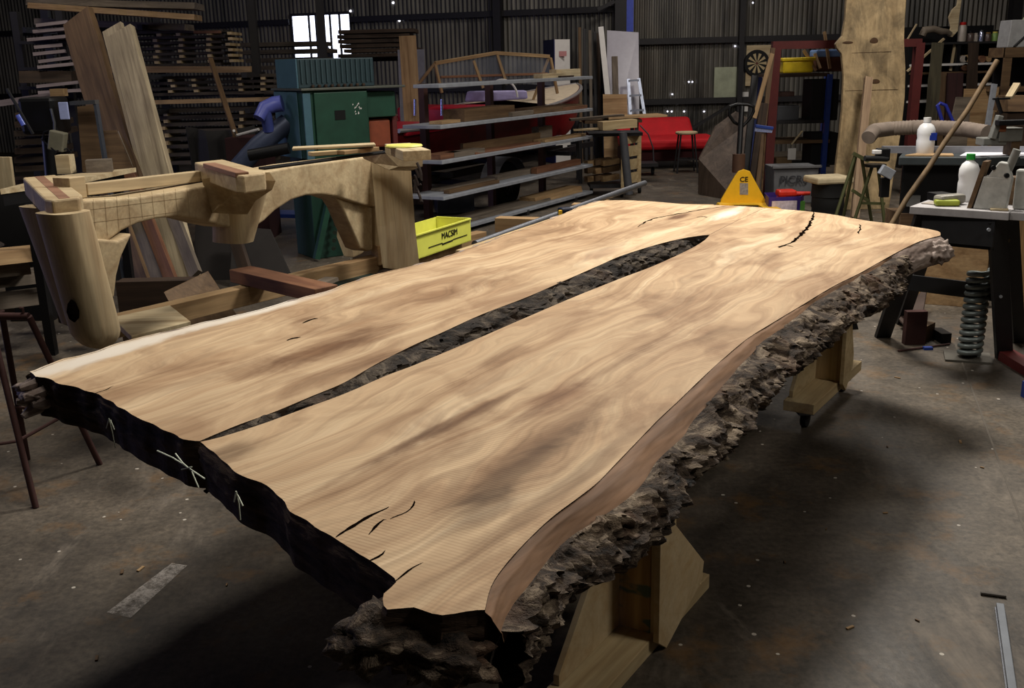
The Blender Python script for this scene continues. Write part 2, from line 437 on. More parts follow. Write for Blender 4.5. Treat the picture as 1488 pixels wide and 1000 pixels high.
SRM = slab_mat('right_slab_wood', [patch(640, 622, .34, .024, .62), patch(560, 660, .3, .02, .5), patch(700, 595, .26, .022, .55), patch(530, 690, .2, .03, .35), patch(820, 575, .2, .07, .6, (150, 100, 60)), patch(730, 520, .2, .04, .5), patch(790, 640, .5, .05, .45), patch(760, 680, .35, .05, .6, (110, 90, 74)), patch(860, 550, .7, .025, .4), patch(330, 660, .12, .06, .5, (120, 110, 100)), patch(830, 700, .5, .03, .4, (120, 100, 84)), patch(960, 450, .4, .05, .3), patch(1130, 335, .12, .06, .5), patch(1120, 375, .2, .05, .5), patch(700, 745, .15, .05, .5, (110, 90, 74)), patch(1230, 335, .1, .05, .4)], True)
def end_mat():
    m = NT('dark_end_grain'); n1 = m.noise(m.map((6, 6, 30)), 1, 5, .7); n2 = m.noise(m.map((3, 3, 3)), 1, 3, .6)
    c = m.ramp(n1, [(.35, lin((34, 26, 21))), (.65, lin((84, 68, 56)))])
    m.col(m.mix(.6, c, m.ramp(n2, [(.3, g(.4)), (.6, g(1))]), 'MULTIPLY')); m.set(.9, 0, .15); m.bump(n1, .8, .01); return m.m
def bark_mat(nm, k):
    m = NT(nm)
    n1 = m.noise(m.map((9, 9, 30)), 1, 6, .75, 1); n2 = m.noise(m.map((60, 60, 60)), 1, 4, .7); n3 = m.noise(m.map((4, 4, 6)), 1, 4, .6)
    c = m.ramp(n1, [(.34, lin((18 * k, 15 * k, 13 * k))), (.5, lin((72 * k, 58 * k, 46 * k))), (.68, lin((160 * k, 142 * k, 120 * k)))])
    c = m.mix(.6, c, m.ramp(n2, [(.3, g(.35)), (.65, g(1.1))]), 'MULTIPLY')
    c = m.mix(m.ramp(n3, [(.58, g(0)), (.7, g(.5))]), c, lin((104 * k, 72 * k, 50 * k)))
    m.col(c); m.set(.85, 0, .25); m.bump(m.math('ADD', n1, m.math('MULTIPLY', n2, .5)), 1.0, .015); return m.m
END = end_mat(); BARK = bark_mat('rough_bark', .95); GBARK = bark_mat('shaded_gap_bark', .7)  # gap bark is a copy darkened for the shade between the slabs
SAP = wood('sapwood_band', (142, 108, 80), (98, 72, 53), axis=0)
DRIFT = wood('weathered_sapwood', (172, 156, 146), (110, 92, 82), axis=0)
def loc2(p): q = p - SO; return V((q.dot(Ld), q.dot(Wd), 0))
def resample(pts, step):
    out = []
    for a, b in zip(pts[:-1], pts[1:]):
        k = max(1, int((b - a).length / step))
        for i in range(k): out.append(a.lerp(b, i / k))
    out.append(pts[-1]); return out
def smoothline(px, step=.02, jit=.0, seed=0):
    """smooth outline on the slab's top through the given sighted points"""
    p = [loc2(pz(x, y, ZT)) for x, y in px]; out = []
    for i in range(len(p) - 1):
        p0 = p[max(i - 1, 0)]; p1 = p[i]; p2 = p[i + 1]; p3 = p[min(i + 2, len(p) - 1)]
        k = max(1, int((p2 - p1).length / step))
        for j in range(k):
            t = j / k
            q = .5 * ((2 * p1) + (p2 - p0) * t + (2 * p0 - 5 * p1 + 4 * p2 - p3) * t * t + (3 * p1 - p0 - 3 * p2 + p3) * t ** 3)
            if jit: q = q + V((noise.noise(V((q.x * 14, q.y * 14, seed))), noise.noise(V((q.x * 14, q.y * 14, seed + 5))), 0)) * jit
            out.append(q)
    out.append(p[-1]); return out
def slab_root(name, label):
    o = thing(name, label, 'wood slab', SO); o.rotation_euler.z = ang; return o
def local(mb, name, mat, root, **k):
    o = mb.build(name, mat, None, origin=(0, 0, 0), **k); o.parent = root; return o
def side_strip(top, nout, name, mat, root, zt, prof, rough, seed, step=.011, freq=1.0, label=None):
    """rough wrap along an edge line; prof = [(outward, down)] across the edge"""
    top = resample(top, step); n_ = len(top); m_ = 32; vs = []; fs = []
    for i, p in enumerate(top):
        a = top[max(i - 6, 0)]; b = top[min(i + 6, n_ - 1)]; d = (b - a).normalized(); o = V((d.y, -d.x, 0)) * nout
        tt = i / (n_ - 1); pr = prof(tt, p)
        Ls = [0]
        for q1, q2 in zip(pr[:-1], pr[1:]): Ls.append(Ls[-1] + sqrt((q2[0] - q1[0]) ** 2 + (q2[1] - q1[1]) ** 2))
        for j in range(m_ + 1):
            s = Ls[-1] * j / m_; k = 0
            while k < len(Ls) - 2 and Ls[k + 1] < s: k += 1
            f = (s - Ls[k]) / max(1e-6, Ls[k + 1] - Ls[k])
            ow = pr[k][0] + (pr[k + 1][0] - pr[k][0]) * f; dn = pr[k][1] + (pr[k + 1][1] - pr[k][1]) * f
            w = min(1, j / 2.5) * min(1, (m_ - j) / 2.0 + .3)
            base = p + o * ow + V((0, 0, zt - dn))
            q = V((base.x, base.y, base.z * 1.8)) * freq
            h = noise.noise(q * 7 + V((seed, 0, 0))) * .7 + abs(noise.noise(q * 22 + V((0, seed, 0)))) * .55 + noise.noise(q * 55) * .3 + noise.noise(q * 110) * .16 - .15
            h2 = noise.noise(q * 13 + V((0, 0, seed + 4)))
            lay = abs(((dn * 55 + noise.noise(q * 5) * 2.2) % 1) - .5) * .5
            vs.append(base + o * (h + lay * .6) * rough * w + V((0, 0, h2 * rough * .5 * w)))
    for i in range(n_ - 1):
        for j in range(m_):
            q = i * (m_ + 1) + j; fs.append((q, q + 1, q + m_ + 2, q + m_ + 1))
    mb = MB().add(vs, fs, True); o = local(mb, name, mat, root)
    if label: o['label'] = label
    return o
def slab_body(outline, root, mat, skirt_mat, inset_flags):
    """top face plus a core that closes the sides and bottom"""
    n_ = len(outline); mb = MB()
    up = [V((p.x, p.y, 0)) for p in outline]; dn = [V((p.x, p.y, -TH)) for p in outline]
    mb.add(up + dn, [tuple(range(n_)), tuple(range(n_, 2 * n_))[::-1]] + [(i, i + n_, (i + 1) % n_ + n_, (i + 1) % n_) for i in range(n_)])
    o = local(mb, 'slab_board', mat, root); o.data.materials.append(skirt_mat)
    for p in o.data.polygons:
        p.material_index = 0 if abs(p.normal.z) > .7 and p.center.z > -TH / 2 else 1
    return o
# ---- outlines (points sighted on the real top surface)
gapL = [(290, 641), (345, 618), (400, 598), (450, 577), (500, 556), (545, 530), (600, 502), (645, 482), (700, 457), (765, 432), (820, 408), (870, 386), (905, 371), (960, 354), (1000, 345), (1031, 341)]
seamT = [(1031, 341), (1060, 326), (1085, 314), (1112, 302)]
gapR = [(290, 642), (320, 635), (380, 616), (440, 594), (500, 572), (560, 546), (600, 531), (650, 510), (700, 489), (760, 463), (830, 433), (900, 405), (950, 386), (1000, 363), (1022, 350), (1031, 341)]
farL = [(1112, 302), (1085, 300), (1040, 298), (1000, 297), (950, 293), (905, 291), (868, 292)]
edgeL = [(868, 292), (845, 299), (822, 309), (790, 322), (755, 334), (720, 346), (680, 361), (640, 375), (600, 386), (560, 395), (520, 406), (480, 421), (440, 432), (400, 443), (350, 456), (300, 467), (250, 480), (200, 491), (160, 503), (120, 516), (80, 525), (44, 540)]
nearL = [(44, 540), (48, 548), (66, 549), (90, 557), (120, 567), (150, 577), (180, 596), (215, 615), (250, 631), (290, 642)]
nearR = [(290, 642), (318, 664), (345, 688), (385, 706), (420, 738), (450, 760), (487, 783), (520, 806), (550, 826), (573, 845), (556, 862), (560, 884), (600, 880), (640, 893), (672, 890), (703, 886)]
edgeR = [(703, 886), (712, 852), (730, 824), (760, 790), (800, 752), (840, 722), (868, 700), (895, 672), (925, 641), (955, 610), (985, 582), (1015, 553), (1050, 521), (1085, 492), (1120, 470), (1160, 446), (1210, 416), (1250, 396), (1300, 368), (1335, 351), (1366, 342)]
farR = [(1366, 342), (1362, 336), (1330, 330), (1295, 325), (1255, 320), (1205, 311), (1160, 306), (1112, 302)]
def gapclose(a): return a
# left slab
LS = slab_root('live_edge_slab', 'left live-edge slab of the pair, wide sawn timber with weathered pale outer edge, lying on trestles')
gl = smoothline(gapL, .02); sm = smoothline(seamT, .03, .004, 2); fl = smoothline(farL, .03, .008, 3); el = smoothline(edgeL, .02, .012, 4); nl = smoothline(nearL, .015, .012, 6)
slab_body(gl[:-1] + sm[:-1] + fl[:-1] + el[:-1] + nl[:-1], LS, SLM, END, None)
def bprof(t, p):   # bark wrap facing the gap
    k = min(1, t * 6) * min(1, (1 - t) * 14); w = .02 + .055 * k
    return [(-.004, .001), (w * .55, .022), (w, .05), (w * 1.05, .085), (w * .7, TH + .01), (0, TH + .005)]
side_strip(gl, 1, 'bark', GBARK, LS, 0, bprof, .045, 3, label='rough bark along the gap, coloured darker for shade')
def eprof(t, p): return [(-.003, .0015), (.002, .02), (.004, .06), (-.01, TH), (-.05, TH + .01)]
side_strip(nl, 1, 'end_face', END, LS, 0, eprof, .012, 8, label='dark sawn end')
def lprof(t, p): return [(-.012, -.001), (.012, .008), (.02, .03), (.0, .08), (-.04, TH)]
side_strip(el, 1, 'outer_edge', DRIFT, LS, 0, lprof, .02, 12, label='broken grey sapwood edge')
# splintered corner
cb = MB(); c0 = loc2(pz(60, 545, ZT))
for k in range(6):
    a = c0 + V((random.uniform(-.03, .03), random.uniform(-.03, .05), random.uniform(-.09, -.02)))
    b = a + V((random.uniform(-.05, -.02), random.uniform(.0, .04), random.uniform(-.02, .01)))
    cb.tube([a + V((.08, -.02, 0)), a, b], [.02, .022, .009], 7)
local(cb, 'splinters', DRIFT, LS)
# right slab
RS = slab_root('live_edge_slab', 'right live-edge slab of the pair, figured timber with thick dark bark along its outer edge')
gr = smoothline(gapR, .02); nr = smoothline(nearR, .015, .010, 7); er = smoothline(edgeR, .02); fr = smoothline(farR, .03, .006, 9)
off = V((0, -.002, 0))
slab_body([p + off for p in (nr[:-1] + er[:-1] + fr[:-1] + sm[::-1][:-1] + gr[::-1][:-1])], RS, SRM, END, None)
def rwid(t):
    pts = [(0, .055), (.1, .1), (.25, .125), (.45, .12), (.62, .115), (.78, .095), (.86, .05), (.93, .035), (1, .03)]
    for a, b in zip(pts[:-1], pts[1:]):
        if a[0] <= t <= b[0]: return a[1] + (b[1] - a[1]) * (t - a[0]) / (b[0] - a[0])
    return .05
def skf(t): return .46 - .36 * max(0, min(1, (t - .25) / .35))
def sapp(t, p):
    w = rwid(t) * (skf(t) + .2 * min(1, skf(t) * 3) * noise.noise(V((t * 16, 1, 0)))); k = .35 + .65 * max(0, min(1, (skf(t) - .1) / .36)); return [(-.002, .0005), (w * .4, .012 * k), (w, .04 * k), (w + .004, .04 * k + .015)]
side_strip(er, 1, 'sapwood_band', SAP, RS, 0, sapp, .004, 21, step=.02, label='smooth brown band under the top edge')
cut = int(len(er) * .87)
def barkp(t, p):
    t2 = t * .87; w = rwid(t2); s = skf(t2) + .03 + .2 * min(1, skf(t2) * 3) * noise.noise(V((t2 * 16, 1, 0)))
    k = .35 + .65 * max(0, min(1, (skf(t2) - .1) / .36)); return [(w * s - .004, .036 * k), (w * s + .02, .036 * k), (w * .95, .06), (w + .012, .085), (w * .9, TH + .0), (w * .5, TH + .012), (0, TH + .004)]
side_strip(er[:cut], 1, 'bark', BARK, RS, 0, barkp, .05, 31, step=.006, label='thick dark craggy bark')
def driftp(t, p):
    w = .05 - .01 * t; return [(0, .002), (w * .5, .02), (w, .06), (w * .8, .1), (0, TH + .02)]
side_strip(er[cut - 6:], 1, 'bare_edge', DRIFT, RS, 0, driftp, .012, 41, label='smooth grey barkless edge')
side_strip([p for p in nr if True], 1, 'end_face', END, RS, 0, eprof, .012, 18, label='dark sawn end')
# corner bark knob at the near corner and gnarl at the far right corner
def gnarl(c, R_, mat, root, seed, squash=.7, name='bark_lump'):
    bm = bmesh.new(); bmesh.ops.create_icosphere(bm, subdivisions=4, radius=1)
    for v in bm.verts:
        d = v.co.copy(); h = 1 + noise.noise(d * 2.3 + V((seed, 0, 0))) * .45 + abs(noise.noise(d * 6 + V((0, seed, 0)))) * .35 + noise.noise(d * 15) * .15
        v.co = V((d.x * R_[0], d.y * R_[1], d.z * R_[2])) * h
    me = bpy.data.meshes.new(name); [setattr(f, 'smooth', True) for f in bm.faces]; bm.to_mesh(me); bm.free(); me.materials.append(mat)
    o = bpy.data.objects.new(name, me); COL.objects.link(o); o.location = c; o.parent = root; return o
c = loc2(pz(563, 898, ZT - .04)); gnarl(c + V((-.02, .0, -.06)), (.075, .06, .035), BARK, RS, 2)
c = loc2(pz(640, 905, ZT - .03)); gnarl(c + V((-.02, .0, -.075)), (.05, .09, .035), BARK, RS, 5)
gnarl(loc2(pz(62, 540, ZT)) + V((.0, .0, -.055)), (.06, .07, .035), DRIFT, LS, 17, name='broken_corner')
c = loc2(pz(1362, 345, ZT)); gnarl(c + V((-.03, -.02, -.06)), (.055, .05, .045), DRIFT, RS, 9)
c = loc2(pz(1250, 400, ZT)); gnarl(c + V((-.02, -.06, -.09)), (.09, .045, .035), BARK, RS, 13)
# cracks
CRK = plain('crack_shadow', (16, 10, 7), .95, spec=0)
def crack(root, px, w, name='crack', z=.0008):
    p = smoothline(px, .01, .012, px[0][0]); vs = []; fs = []; m_ = len(p)
    for i, q in enumerate(p):
        d = (p[min(i + 1, m_ - 1)] - p[max(i - 1, 0)]).normalized(); s = V((-d.y, d.x, 0)); t = i / (m_ - 1)
        ww = w * .8 * (sin(pi * min(1, t * .9 + .08)) ** .7) * (.45 + 1.5 * abs(noise.noise(q * 25)))
        vs += [q + s * ww / 2 + V((0, 0, z)), q - s * ww / 2 + V((0, 0, z))]
    for i in range(m_ - 1): fs.append((2 * i, 2 * i + 1, 2 * i + 3, 2 * i + 2))
    return local(MB().add(vs, fs), name, CRK, root)
crack(LS, [(926, 330), (950, 318), (985, 311), (1030, 303), (1058, 300)], .018)
crack(LS, [(138, 573), (155, 567), (165, 561)], .006)
crack(LS, [(417, 495), (425, 492), (437, 490)], .02); crack(LS, [(440, 470), (452, 466), (462, 463)], .02)
crack(LS, [(1012, 316), (1020, 315), (1028, 316)], .02)
crack(RS, [(487, 783), (515, 765), (545, 748), (565, 737)], .014); crack(RS, [(535, 775), (550, 762), (562, 755)], .006)
crack(RS, [(568, 757), (590, 744), (602, 728)], .006); crack(RS, [(573, 845), (592, 832), (615, 818)], .007)
crack(RS, [(537, 816), (550, 808), (560, 800)], .005)
crack(RS, [(1131, 359), (1150, 352), (1170, 335), (1180, 318), (1182, 308)], .026); crack(RS, [(1131, 360), (1142, 357), (1153, 359)], .018)
crack(RS, [(1247, 340), (1250, 332), (1250, 326)], .012)
# chalk marks on the near end face
CHALK = plain('chalk', (215, 220, 200), .9)
def endpt(px, py):          # on the end face line sighted just in front of the ends
    a = pz(165, 585, ZT); b = pz(485, 782, ZT); p = pP(px, py, a, b); return p
ch = MB()
a0 = V(pz(165, 585, ZT)); b0 = V(pz(485, 782, ZT)); dn = (b0 - a0).normalized(); outn = V((dn.y, -dn.x, 0))
if outn.y > 0: outn = -outn
for st in ([(176, 604), (181, 625), (185, 646)], [(176, 604), (172, 618)], [(178, 606), (184, 620)]):
    ch.tube([endpt(*q) + outn * .03 for q in st], .0014, 5)
local_ch = ch.build('chalk_mark', CHALK, LS)
ch = MB()
for st in ([(247, 650), (270, 660), (292, 674), (317, 690)], [(274, 654), (285, 668), (297, 678), (308, 703)], [(283, 677), (298, 673)]):
    ch.tube([endpt(*q) + outn * .03 for q in st], .0016, 5)
ch.build('chalk_mark', CHALK, RS)
ch = MB()
for st in ([(366, 707), (370, 725), (372, 748)], [(366, 707), (363, 722)], [(368, 712), (376, 728)]):
    ch.tube([endpt(*q) + outn * .034 for q in st], .0017, 5)
ch.build('chalk_mark', CHALK, RS)

# ---------------------------------------------------------------- trestles
PLY = wood('plywood', (206, 184, 146), (186, 156, 112), contrast=.4)
def pine_green():
    m = NT('pine_with_green_paint'); n1 = m.noise(m.map((2, 30, 30)), 1, 4, .6)
    c = m.ramp(n1, [(.35, lin((150, 116, 66))), (.65, lin((190, 154, 98)))])
    n2 = m.noise(m.map((11, 5, 5), loc=(2, 1, 0)), 1, 3, .5)
    m.col(m.mix(m.ramp(n2, [(.56, g(0)), (.6, g(.85))]), c, lin((52, 88, 78)))); m.set(.65); return m.m
PG = pine_green()
def trestle(label, foot, d, L0, top, gmat, pmat, casters, gl):
    """two posts on foot planks joined by a cross rail under the slabs; d = direction of the foot plank"""
    d = V(d).normalized(); s = V((-d.y, d.x, 0)); foot = V(foot)
    t = thing('trestle', label, 'trestle', foot)
    z0 = .1 if casters else .0
    for k, off_ in enumerate((0, .62)):
        o = foot + s * off_ + d * (.12 * k); f = V((0, 0, 1)); L = L0 * (1 - .4 * k)
        timber('foot_plank', o - d * L * .52 + f * (z0 + .025), o + d * L * .48 + f * (z0 + .025), .14, .05, W_PINE, t)
        timber('post', o + f * (z0 + .05), o + f * top, .11, .045, pmat, t, up=tuple(d))
        timber('post_rib', o + s * -.06 + f * (z0 + .05) + d * .04, o + s * -.06 + f * top + d * .04, .035, .12, W_PINE, t, up=tuple(d))
        # gussets on both faces of the post
        for sd in ((-1, 1) if k == 0 else (1,)):
            q = o + d * (.03 * sd); zb_ = z0 + .052; h = .37; l = L * .46
            mb = MB()
            e = -s * .08 if sd > 0 else s * .06
            base = o + e
            if sd < 0:
                pts = [base - d * .03 + f * zb_, base - d * l + f * zb_, base - d * l + f * (zb_ + .03), base - d * .06 + f * (zb_ + h), base - d * .02 + f * (zb_ + h)]
            else:
                pts = [base - d * .055 + f * (z0 + .05), base - d * .0 + f * (z0 + .005), base + d * (gl * .95) + f * (z0 + .1), base + d * gl + f * (z0 + .16), base - d * .0 + f * (zb_ + h), base - d * .055 + f * (zb_ + h)]
            mb.prism(pts, -s * .018); mb.build('gusset', gmat, t, bev=.001)
        if casters:
            for q in (-L * .4, L * .36):
                p = o + d * q
                cp_ = MB().beam(p + f * .1, p + f * .07, .07, .07).build('caster_plate', STEEL, t)
                w_ = MB(); w_.lathe(p + d * .02 + f * .04 - s * .015, [(.015, 0), (.04, .002), (.04, .028), (.015, .03)], 16, R=M((d, V((0, 0, 1)), s)).transposed()); w_.build('caster_wheel', RUBBER, cp_)
    timber('cross_rail', foot + s * -.06 + V((0, 0, top - .05)) + d * .06, foot + s * .95 + V((0, 0, top - .05)) + d * .06, .045, .1, W_PINE, t)
    timber('lower_rail', foot + s * .08 + V((0, 0, z0 + .26)) + d * .06, foot + s * .62 + V((0, 0, z0 + .26)) + d * .06, .02, .2, W_TAN, t)
    return t
trestle('pine trestle at the near end of the slabs with green-daubed post and plywood gusset', (.345, 2.60, 0), (.55, .84, 0), .82, .72, PLY, PG, False, .27)
trestle('pine trestle on casters under the far end of the slabs', (1.51, 4.58, 0), (.56, .83, 0), .78, .72, W_PINE, W_PINE, True, .1)
# ================================================================ CARVED TABLE BASE (left)
FA = (-1.74, 4.2); FB = (-.74, 6.22)
fd = V((FB[0] - FA[0], FB[1] - FA[1], 0)).normalized(); fn = V((-fd.y, fd.x, 0))   # fn points away to the left/back
CARVE = wood('carved', (192, 172, 136), (160, 136, 102), contrast=.8)
CARVEZ = wood('carved', (192, 172, 136), (160, 136, 102), axis=2, contrast=.8)
LAM = wood('laminate_red', (150, 112, 88), (120, 84, 64))
def fp(px, py): return pP(px, py, FA, FB)
cf = thing('carved_table_base', 'large carved pale timber table base with twin arches and rounded legs', 'table base', (FA[0], FA[1], .5))
def fprism(name, px, th, off=0.0, mat=CARVE, bev=.012, parent=cf):
    pts = [fp(*q) + fn * off for q in px]
    return MB().prism(pts, fn * th).build(name, mat, parent, bev=bev, seg=3)
fprism('arched_beam', [(118, 292), (200, 287), (262, 277), (345, 262), (345, 332), (320, 327), (290, 319), (262, 315), (232, 318), (205, 325), (182, 336), (164, 350), (140, 362), (118, 350)], .2, .02)
fprism('arched_beam', [(372, 253), (440, 240), (552, 226), (552, 301), (535, 299), (515, 293), (495, 286), (472, 283), (450, 284), (428, 291), (405, 306), (388, 322), (372, 332)], .2, .02)
fprism('bracket', [(118, 345), (165, 349), (186, 338), (170, 372), (163, 400), (160, 430), (153, 438), (130, 400)], .1, -.03)
fprism('bracket', [(497, 285), (520, 292), (552, 298), (560, 362), (545, 366), (534, 362), (520, 330), (508, 302)], .12, .05)
# scribed grid lines on the left beam
gl_ = MB()
for k in range(9):
    x = 140 + k * 17
    gl_.beam(fp(x, 290 - k * 2.2) + fn * .0185, fp(x + 4, 346 - k * 3.6 if k < 4 else 318 - (k - 4) * .5) + fn * .0185, .0009, .0008)
for y in (305, 324): gl_.beam(fp(135, y) + fn * .0185, fp(270, y - 17) + fn * .0185, .0008, .0009)
gl_.build('pencil_grid', plain('pencil', (150, 126, 92), .8), cf)
# upper packing boards on the left beam
timber('packing_strip', fp(130, 281) + fn * .16 + V((0, 0, .015)), fp(153, 278) + fn * .16 + V((0, 0, .015)), .1, .09, CARVE, cf)
timber('top_strip', fp(158, 277) + fn * .15, fp(330, 256) + fn * .15, .05, .05, CARVE, cf)
# round-ended posts
def post(c_top, c_bot, rx, ry, name='leg', round_=True, mat=CARVEZ, tap=.9, n=28):
    a = V(c_top); b = V(c_bot); L = (a - b).length; vs = []; fs = []; st = []
    ks = [0, .02, .1, .25, .4, .55, .68, .8, .87, .92, .96, .985, 1.0]
    for t in ks:
        k = 1 - (1 - tap) * t
        if round_ and t > .84: k *= sqrt(max(.02, 1 - ((t - .84) / .162) ** 2))
        st.append((a.lerp(b, t), k))
    for p, k in st:
        for i in range(n):
            q = 2 * pi * i / n; ca, sa = cos(q), sin(q)
            e = .62; x = abs(ca) ** e * (1 if ca > 0 else -1); y = abs(sa) ** e * (1 if sa > 0 else -1)
            vs.append(p + fd * x * rx * k + fn * y * ry * k)
    m_ = len(st)
    for i in range(m_ - 1):
        for j in range(n): fs.append((i * n + j, i * n + (j + 1) % n, (i + 1) * n + (j + 1) % n, (i + 1) * n + j))
    mb = MB().add(vs, fs, True); mb.add(vs[:n], [tuple(range(n))[::-1]]); mb.add(vs[(m_ - 1) * n:], [tuple(range(n))])
    return mb.build(name, mat, cf)
cl = pY(96, 300, 3.86); cb_ = pY(142, 506, 3.90)
post(cl + V((-.015, 0, -.02)), cb_ + V((.01, 0, 0)), .078, .095, tap=.98)
# hollow knot on the leg
kp = pY(106, 452, 3.80)
gk = MB(); gk.lathe(kp, [(.003, -.045), (.018, -.03), (.024, 0), (.016, .03), (.003, .045)], 10); gk.build('knot_hollow', CRK, cf)
post(pY(62, 300, 4.30), pY(118, 470, 4.30), .05, .12, round_=False, tap=.85)
# caps: pale laminated blocks along fn, rounded nose
def cap(px_front_l, px_front_r, px_back_l, z, h, strips, nose=.04, name='cap'):
    fl_ = pz(px_front_l[0], px_front_l[1], z); fr_ = pz(px_front_r[0], px_front_r[1], z); bl_ = pz(px_back_l[0], px_back_l[1], z)
    wv_ = fr_ - fl_; lv = bl_ - fl_
    pts = [fl_ + lv, fl_ + lv * .06 + wv_ * .02, fl_ + lv * .0 + wv_ * .16, fl_ + wv_ * .84, fl_ + wv_ + lv * .09, fl_ + wv_ + lv]
    c = MB().prism(pts, V((0, 0, -h))).build(name, CARVE, cf, bev=.008)
    if strips:
        s = MB(); a = fl_ + wv_ * strips[0] + lv * .012; b = fl_ + wv_ * strips[1] + lv * .012
        s.prism([a, b, b + lv * .97, a + lv * .97], V((0, 0, .0012))); s.build('laminate_stripe', LAM, cf)
    return fl_, wv_, lv
cap((66, 292), (124, 286), (33, 258), 1.19, .085, (.35, .62))
# middle pedestal
mp = fp(352, 300); mq = fp(352, 345)
post(fp(352, 268) - fn * .05 + fn * .06, fp(352, 352) + fn * .06, .085, .15, name='pedestal', tap=.72, round_=False)
cap((345, 256), (392, 250), (282, 236), 1.21, .08, None)
cm1 = pz(392, 262, 1.17); MB().prism([pY(330, 262, 4.75), pY(392, 250, 4.62), pY(401, 263, 4.60), pY(396, 276, 4.62), pY(372, 292, 4.7), pY(360, 312, 4.75), pY(345, 312, 4.78)], fn * .16).build('bracket', CARVE, cf, bev=.012)
timber('tenon_board', pz(304, 240, 1.21), pz(352, 254, 1.21), .06, .022, LAM, cf)
# right pedestal
MB().prism([pY(546, 226, 6.12), pY(566, 228, 6.05), pY(578, 300, 6.02), pY(592, 393, 5.95), pY(566, 380, 6.05), pY(556, 345, 6.1), pY(553, 300, 6.12)], fn * .12).build('side_panel', CARVEZ, cf, bev=.008)
MB().prism([pY(566, 235, 5.85), pY(600, 244, 5.80), pY(606, 330, 5.78), pY(613, 392, 5.75), pY(582, 396, 5.82), pY(574, 330, 5.85)], fn * .14).build('leg', CARVEZ, cf, bev=.02, seg=3)
MB().prism([pY(547, 230, 5.98), pY(553, 230, 5.98), pY(560, 320, 5.98), pY(556, 320, 5.98)], fn * .01).build('joint_gap', CRK, cf)
MB().prism([pY(556, 222, 5.75), pY(590, 219, 5.6), pY(616, 224, 5.55), pY(615, 243, 5.55), pY(598, 249, 5.6), pY(580, 240, 5.7), pY(562, 232, 5.8)], fn * .16).build('cap', CARVE, cf, bev=.008)
MB().prism([pY(506, 308, 6.45), pY(518, 318, 6.45), pY(530, 368, 6.4), pY(514, 375, 6.4), pY(503, 345, 6.45)], fn * .08).build('leg', CARVEZ, cf, bev=.01)
MB().prism([pY(565, 338, 6.3), pY(582, 332, 6.3), pY(590, 392, 6.2), pY(560, 360, 6.3)], fn * .06).build('brace', CARVEZ, cf, bev=.008)
# blocks that carry it
tag(MB().box((-.66, 5.98, .22), (.3, .3, .44)).build('support_block', W_DARK), 'dark timber block under the right leg of the carved table base', 'block')

# things lying on it
zt_ = 1.235
board('thin pale offcut with curled end lying on the carved table base', pz(425, 216, 1.27), pz(545, 210, 1.275), .12, .012, W_PALE, name='timber_offcut', cat='offcut')
board('narrow pine strip under the thin offcut on the carved table base', pz(450, 224, 1.25), pz(492, 221, 1.25), .05, .02, W_PINE, name='timber_offcut', cat='offcut')
board('second pine strip with reddish edge on the carved table base', pz(494, 222, 1.25), pz(545, 216, 1.25), .06, .02, W_TAN, name='timber_offcut', cat='offcut')
board('long dark steel straight edge along the top of the carved base', pz(380, 245, 1.21), pz(567, 220, 1.225), .05, .012, BLACK, name='steel_straight_edge', cat='steel bar')
board('small sawn block on the right cap of the carved base', pz(578, 215, 1.255), pz(606, 226, 1.255), .13, .045, W_PALE, name='timber_block', cat='block')
p = pz(587, 214, 1.275); tag(MB().lathe(p, [(.001, .0), (.085, .0), (.09, .006), (.085, .012), (.001, .012)], 28).build('plastic_disc', plain('yellow_lid', (220, 215, 110), .5)), 'round yellow plastic lid on the right end of the carved base', 'lid')
ropeb = MB(); q0 = pY(606, 246, 5.45)
for k in range(6):
    a = k * 1.1; ropeb.tube([q0 + V((.02 * sin(a + t), .01, -.03 * k + .035 * cos(a + t * 2))) for t in (0, .8, 1.6, 2.4)], .008, 6)
tag(ropeb.build('rope_hank', plain('dark_rope', (60, 50, 46), .9)), 'dark rope hank hanging from the right cap of the carved base', 'rope')
# ================================================================ TIMBERS BEHIND THE SLABS
board('long weathered beam lying low behind the slabs beneath the carved base', pz(150, 478, .47), pz(700, 346, .47), .09, .1, W_TAN, name='timber_beam', cat='beam')
for k, (px, py) in enumerate(((230, 462), (560, 385))):
    p = pz(px, py, .2); tag(MB().box((p.x, p.y + .1, .21), (.5, .12, .42)).build('support_block', W_DARK), ['dark block under the near end of the long low beam', 'dark block under the far end of the long low beam'][k], 'block')
tag(MB().prism([pz(163, 470, .5), pz(248, 452, .5), pz(278, 476, .5), pz(192, 498, .5)], V((0, 0, .03))).build('wood_sheet', W_PALE, bev=.003), 'bright planed square panel lying beside the rounded leg of the carved base', 'panel')
tag(MB().prism([pY(238, 425, 5.6), pY(301, 395, 5.9), pY(345, 462, 5.85), pY(268, 480, 5.5)], V((0, .02, .002))).build('wood_sheet', W_BROWN, bev=.002), 'brown panel leaning behind the long low beam', 'panel')
board('short reddish brown beam lying aslant across the long low beam', pz(350, 398, .56), pz(475, 427, .56), .14, .07, W_RED, name='timber_beam', cat='beam')
board('two small offcuts of pale timber behind the left slab edge', pz(430, 428, .5), pz(482, 405, .5), .1, .02, W_GREY, name='timber_offcut', cat='offcut', wob=.02)
tag(MB().box(pz(553, 380, .5) + V((0, .1, .03)), (.1, .12, .12), rz=.5).build('timber_block', W_TAN, bev=.003), 'short square block between the low beam and the right leg of the carved base', 'block')
b_ = pz(500, 402, .48); tag(MB().box(b_ + V((.05, .05, -.06)), (.5, .25, .02), rz=.9).build('green_tray', plain('dark_green', (20, 40, 34), .6)), 'dark green tray on the low timbers below the right arch', 'tray')
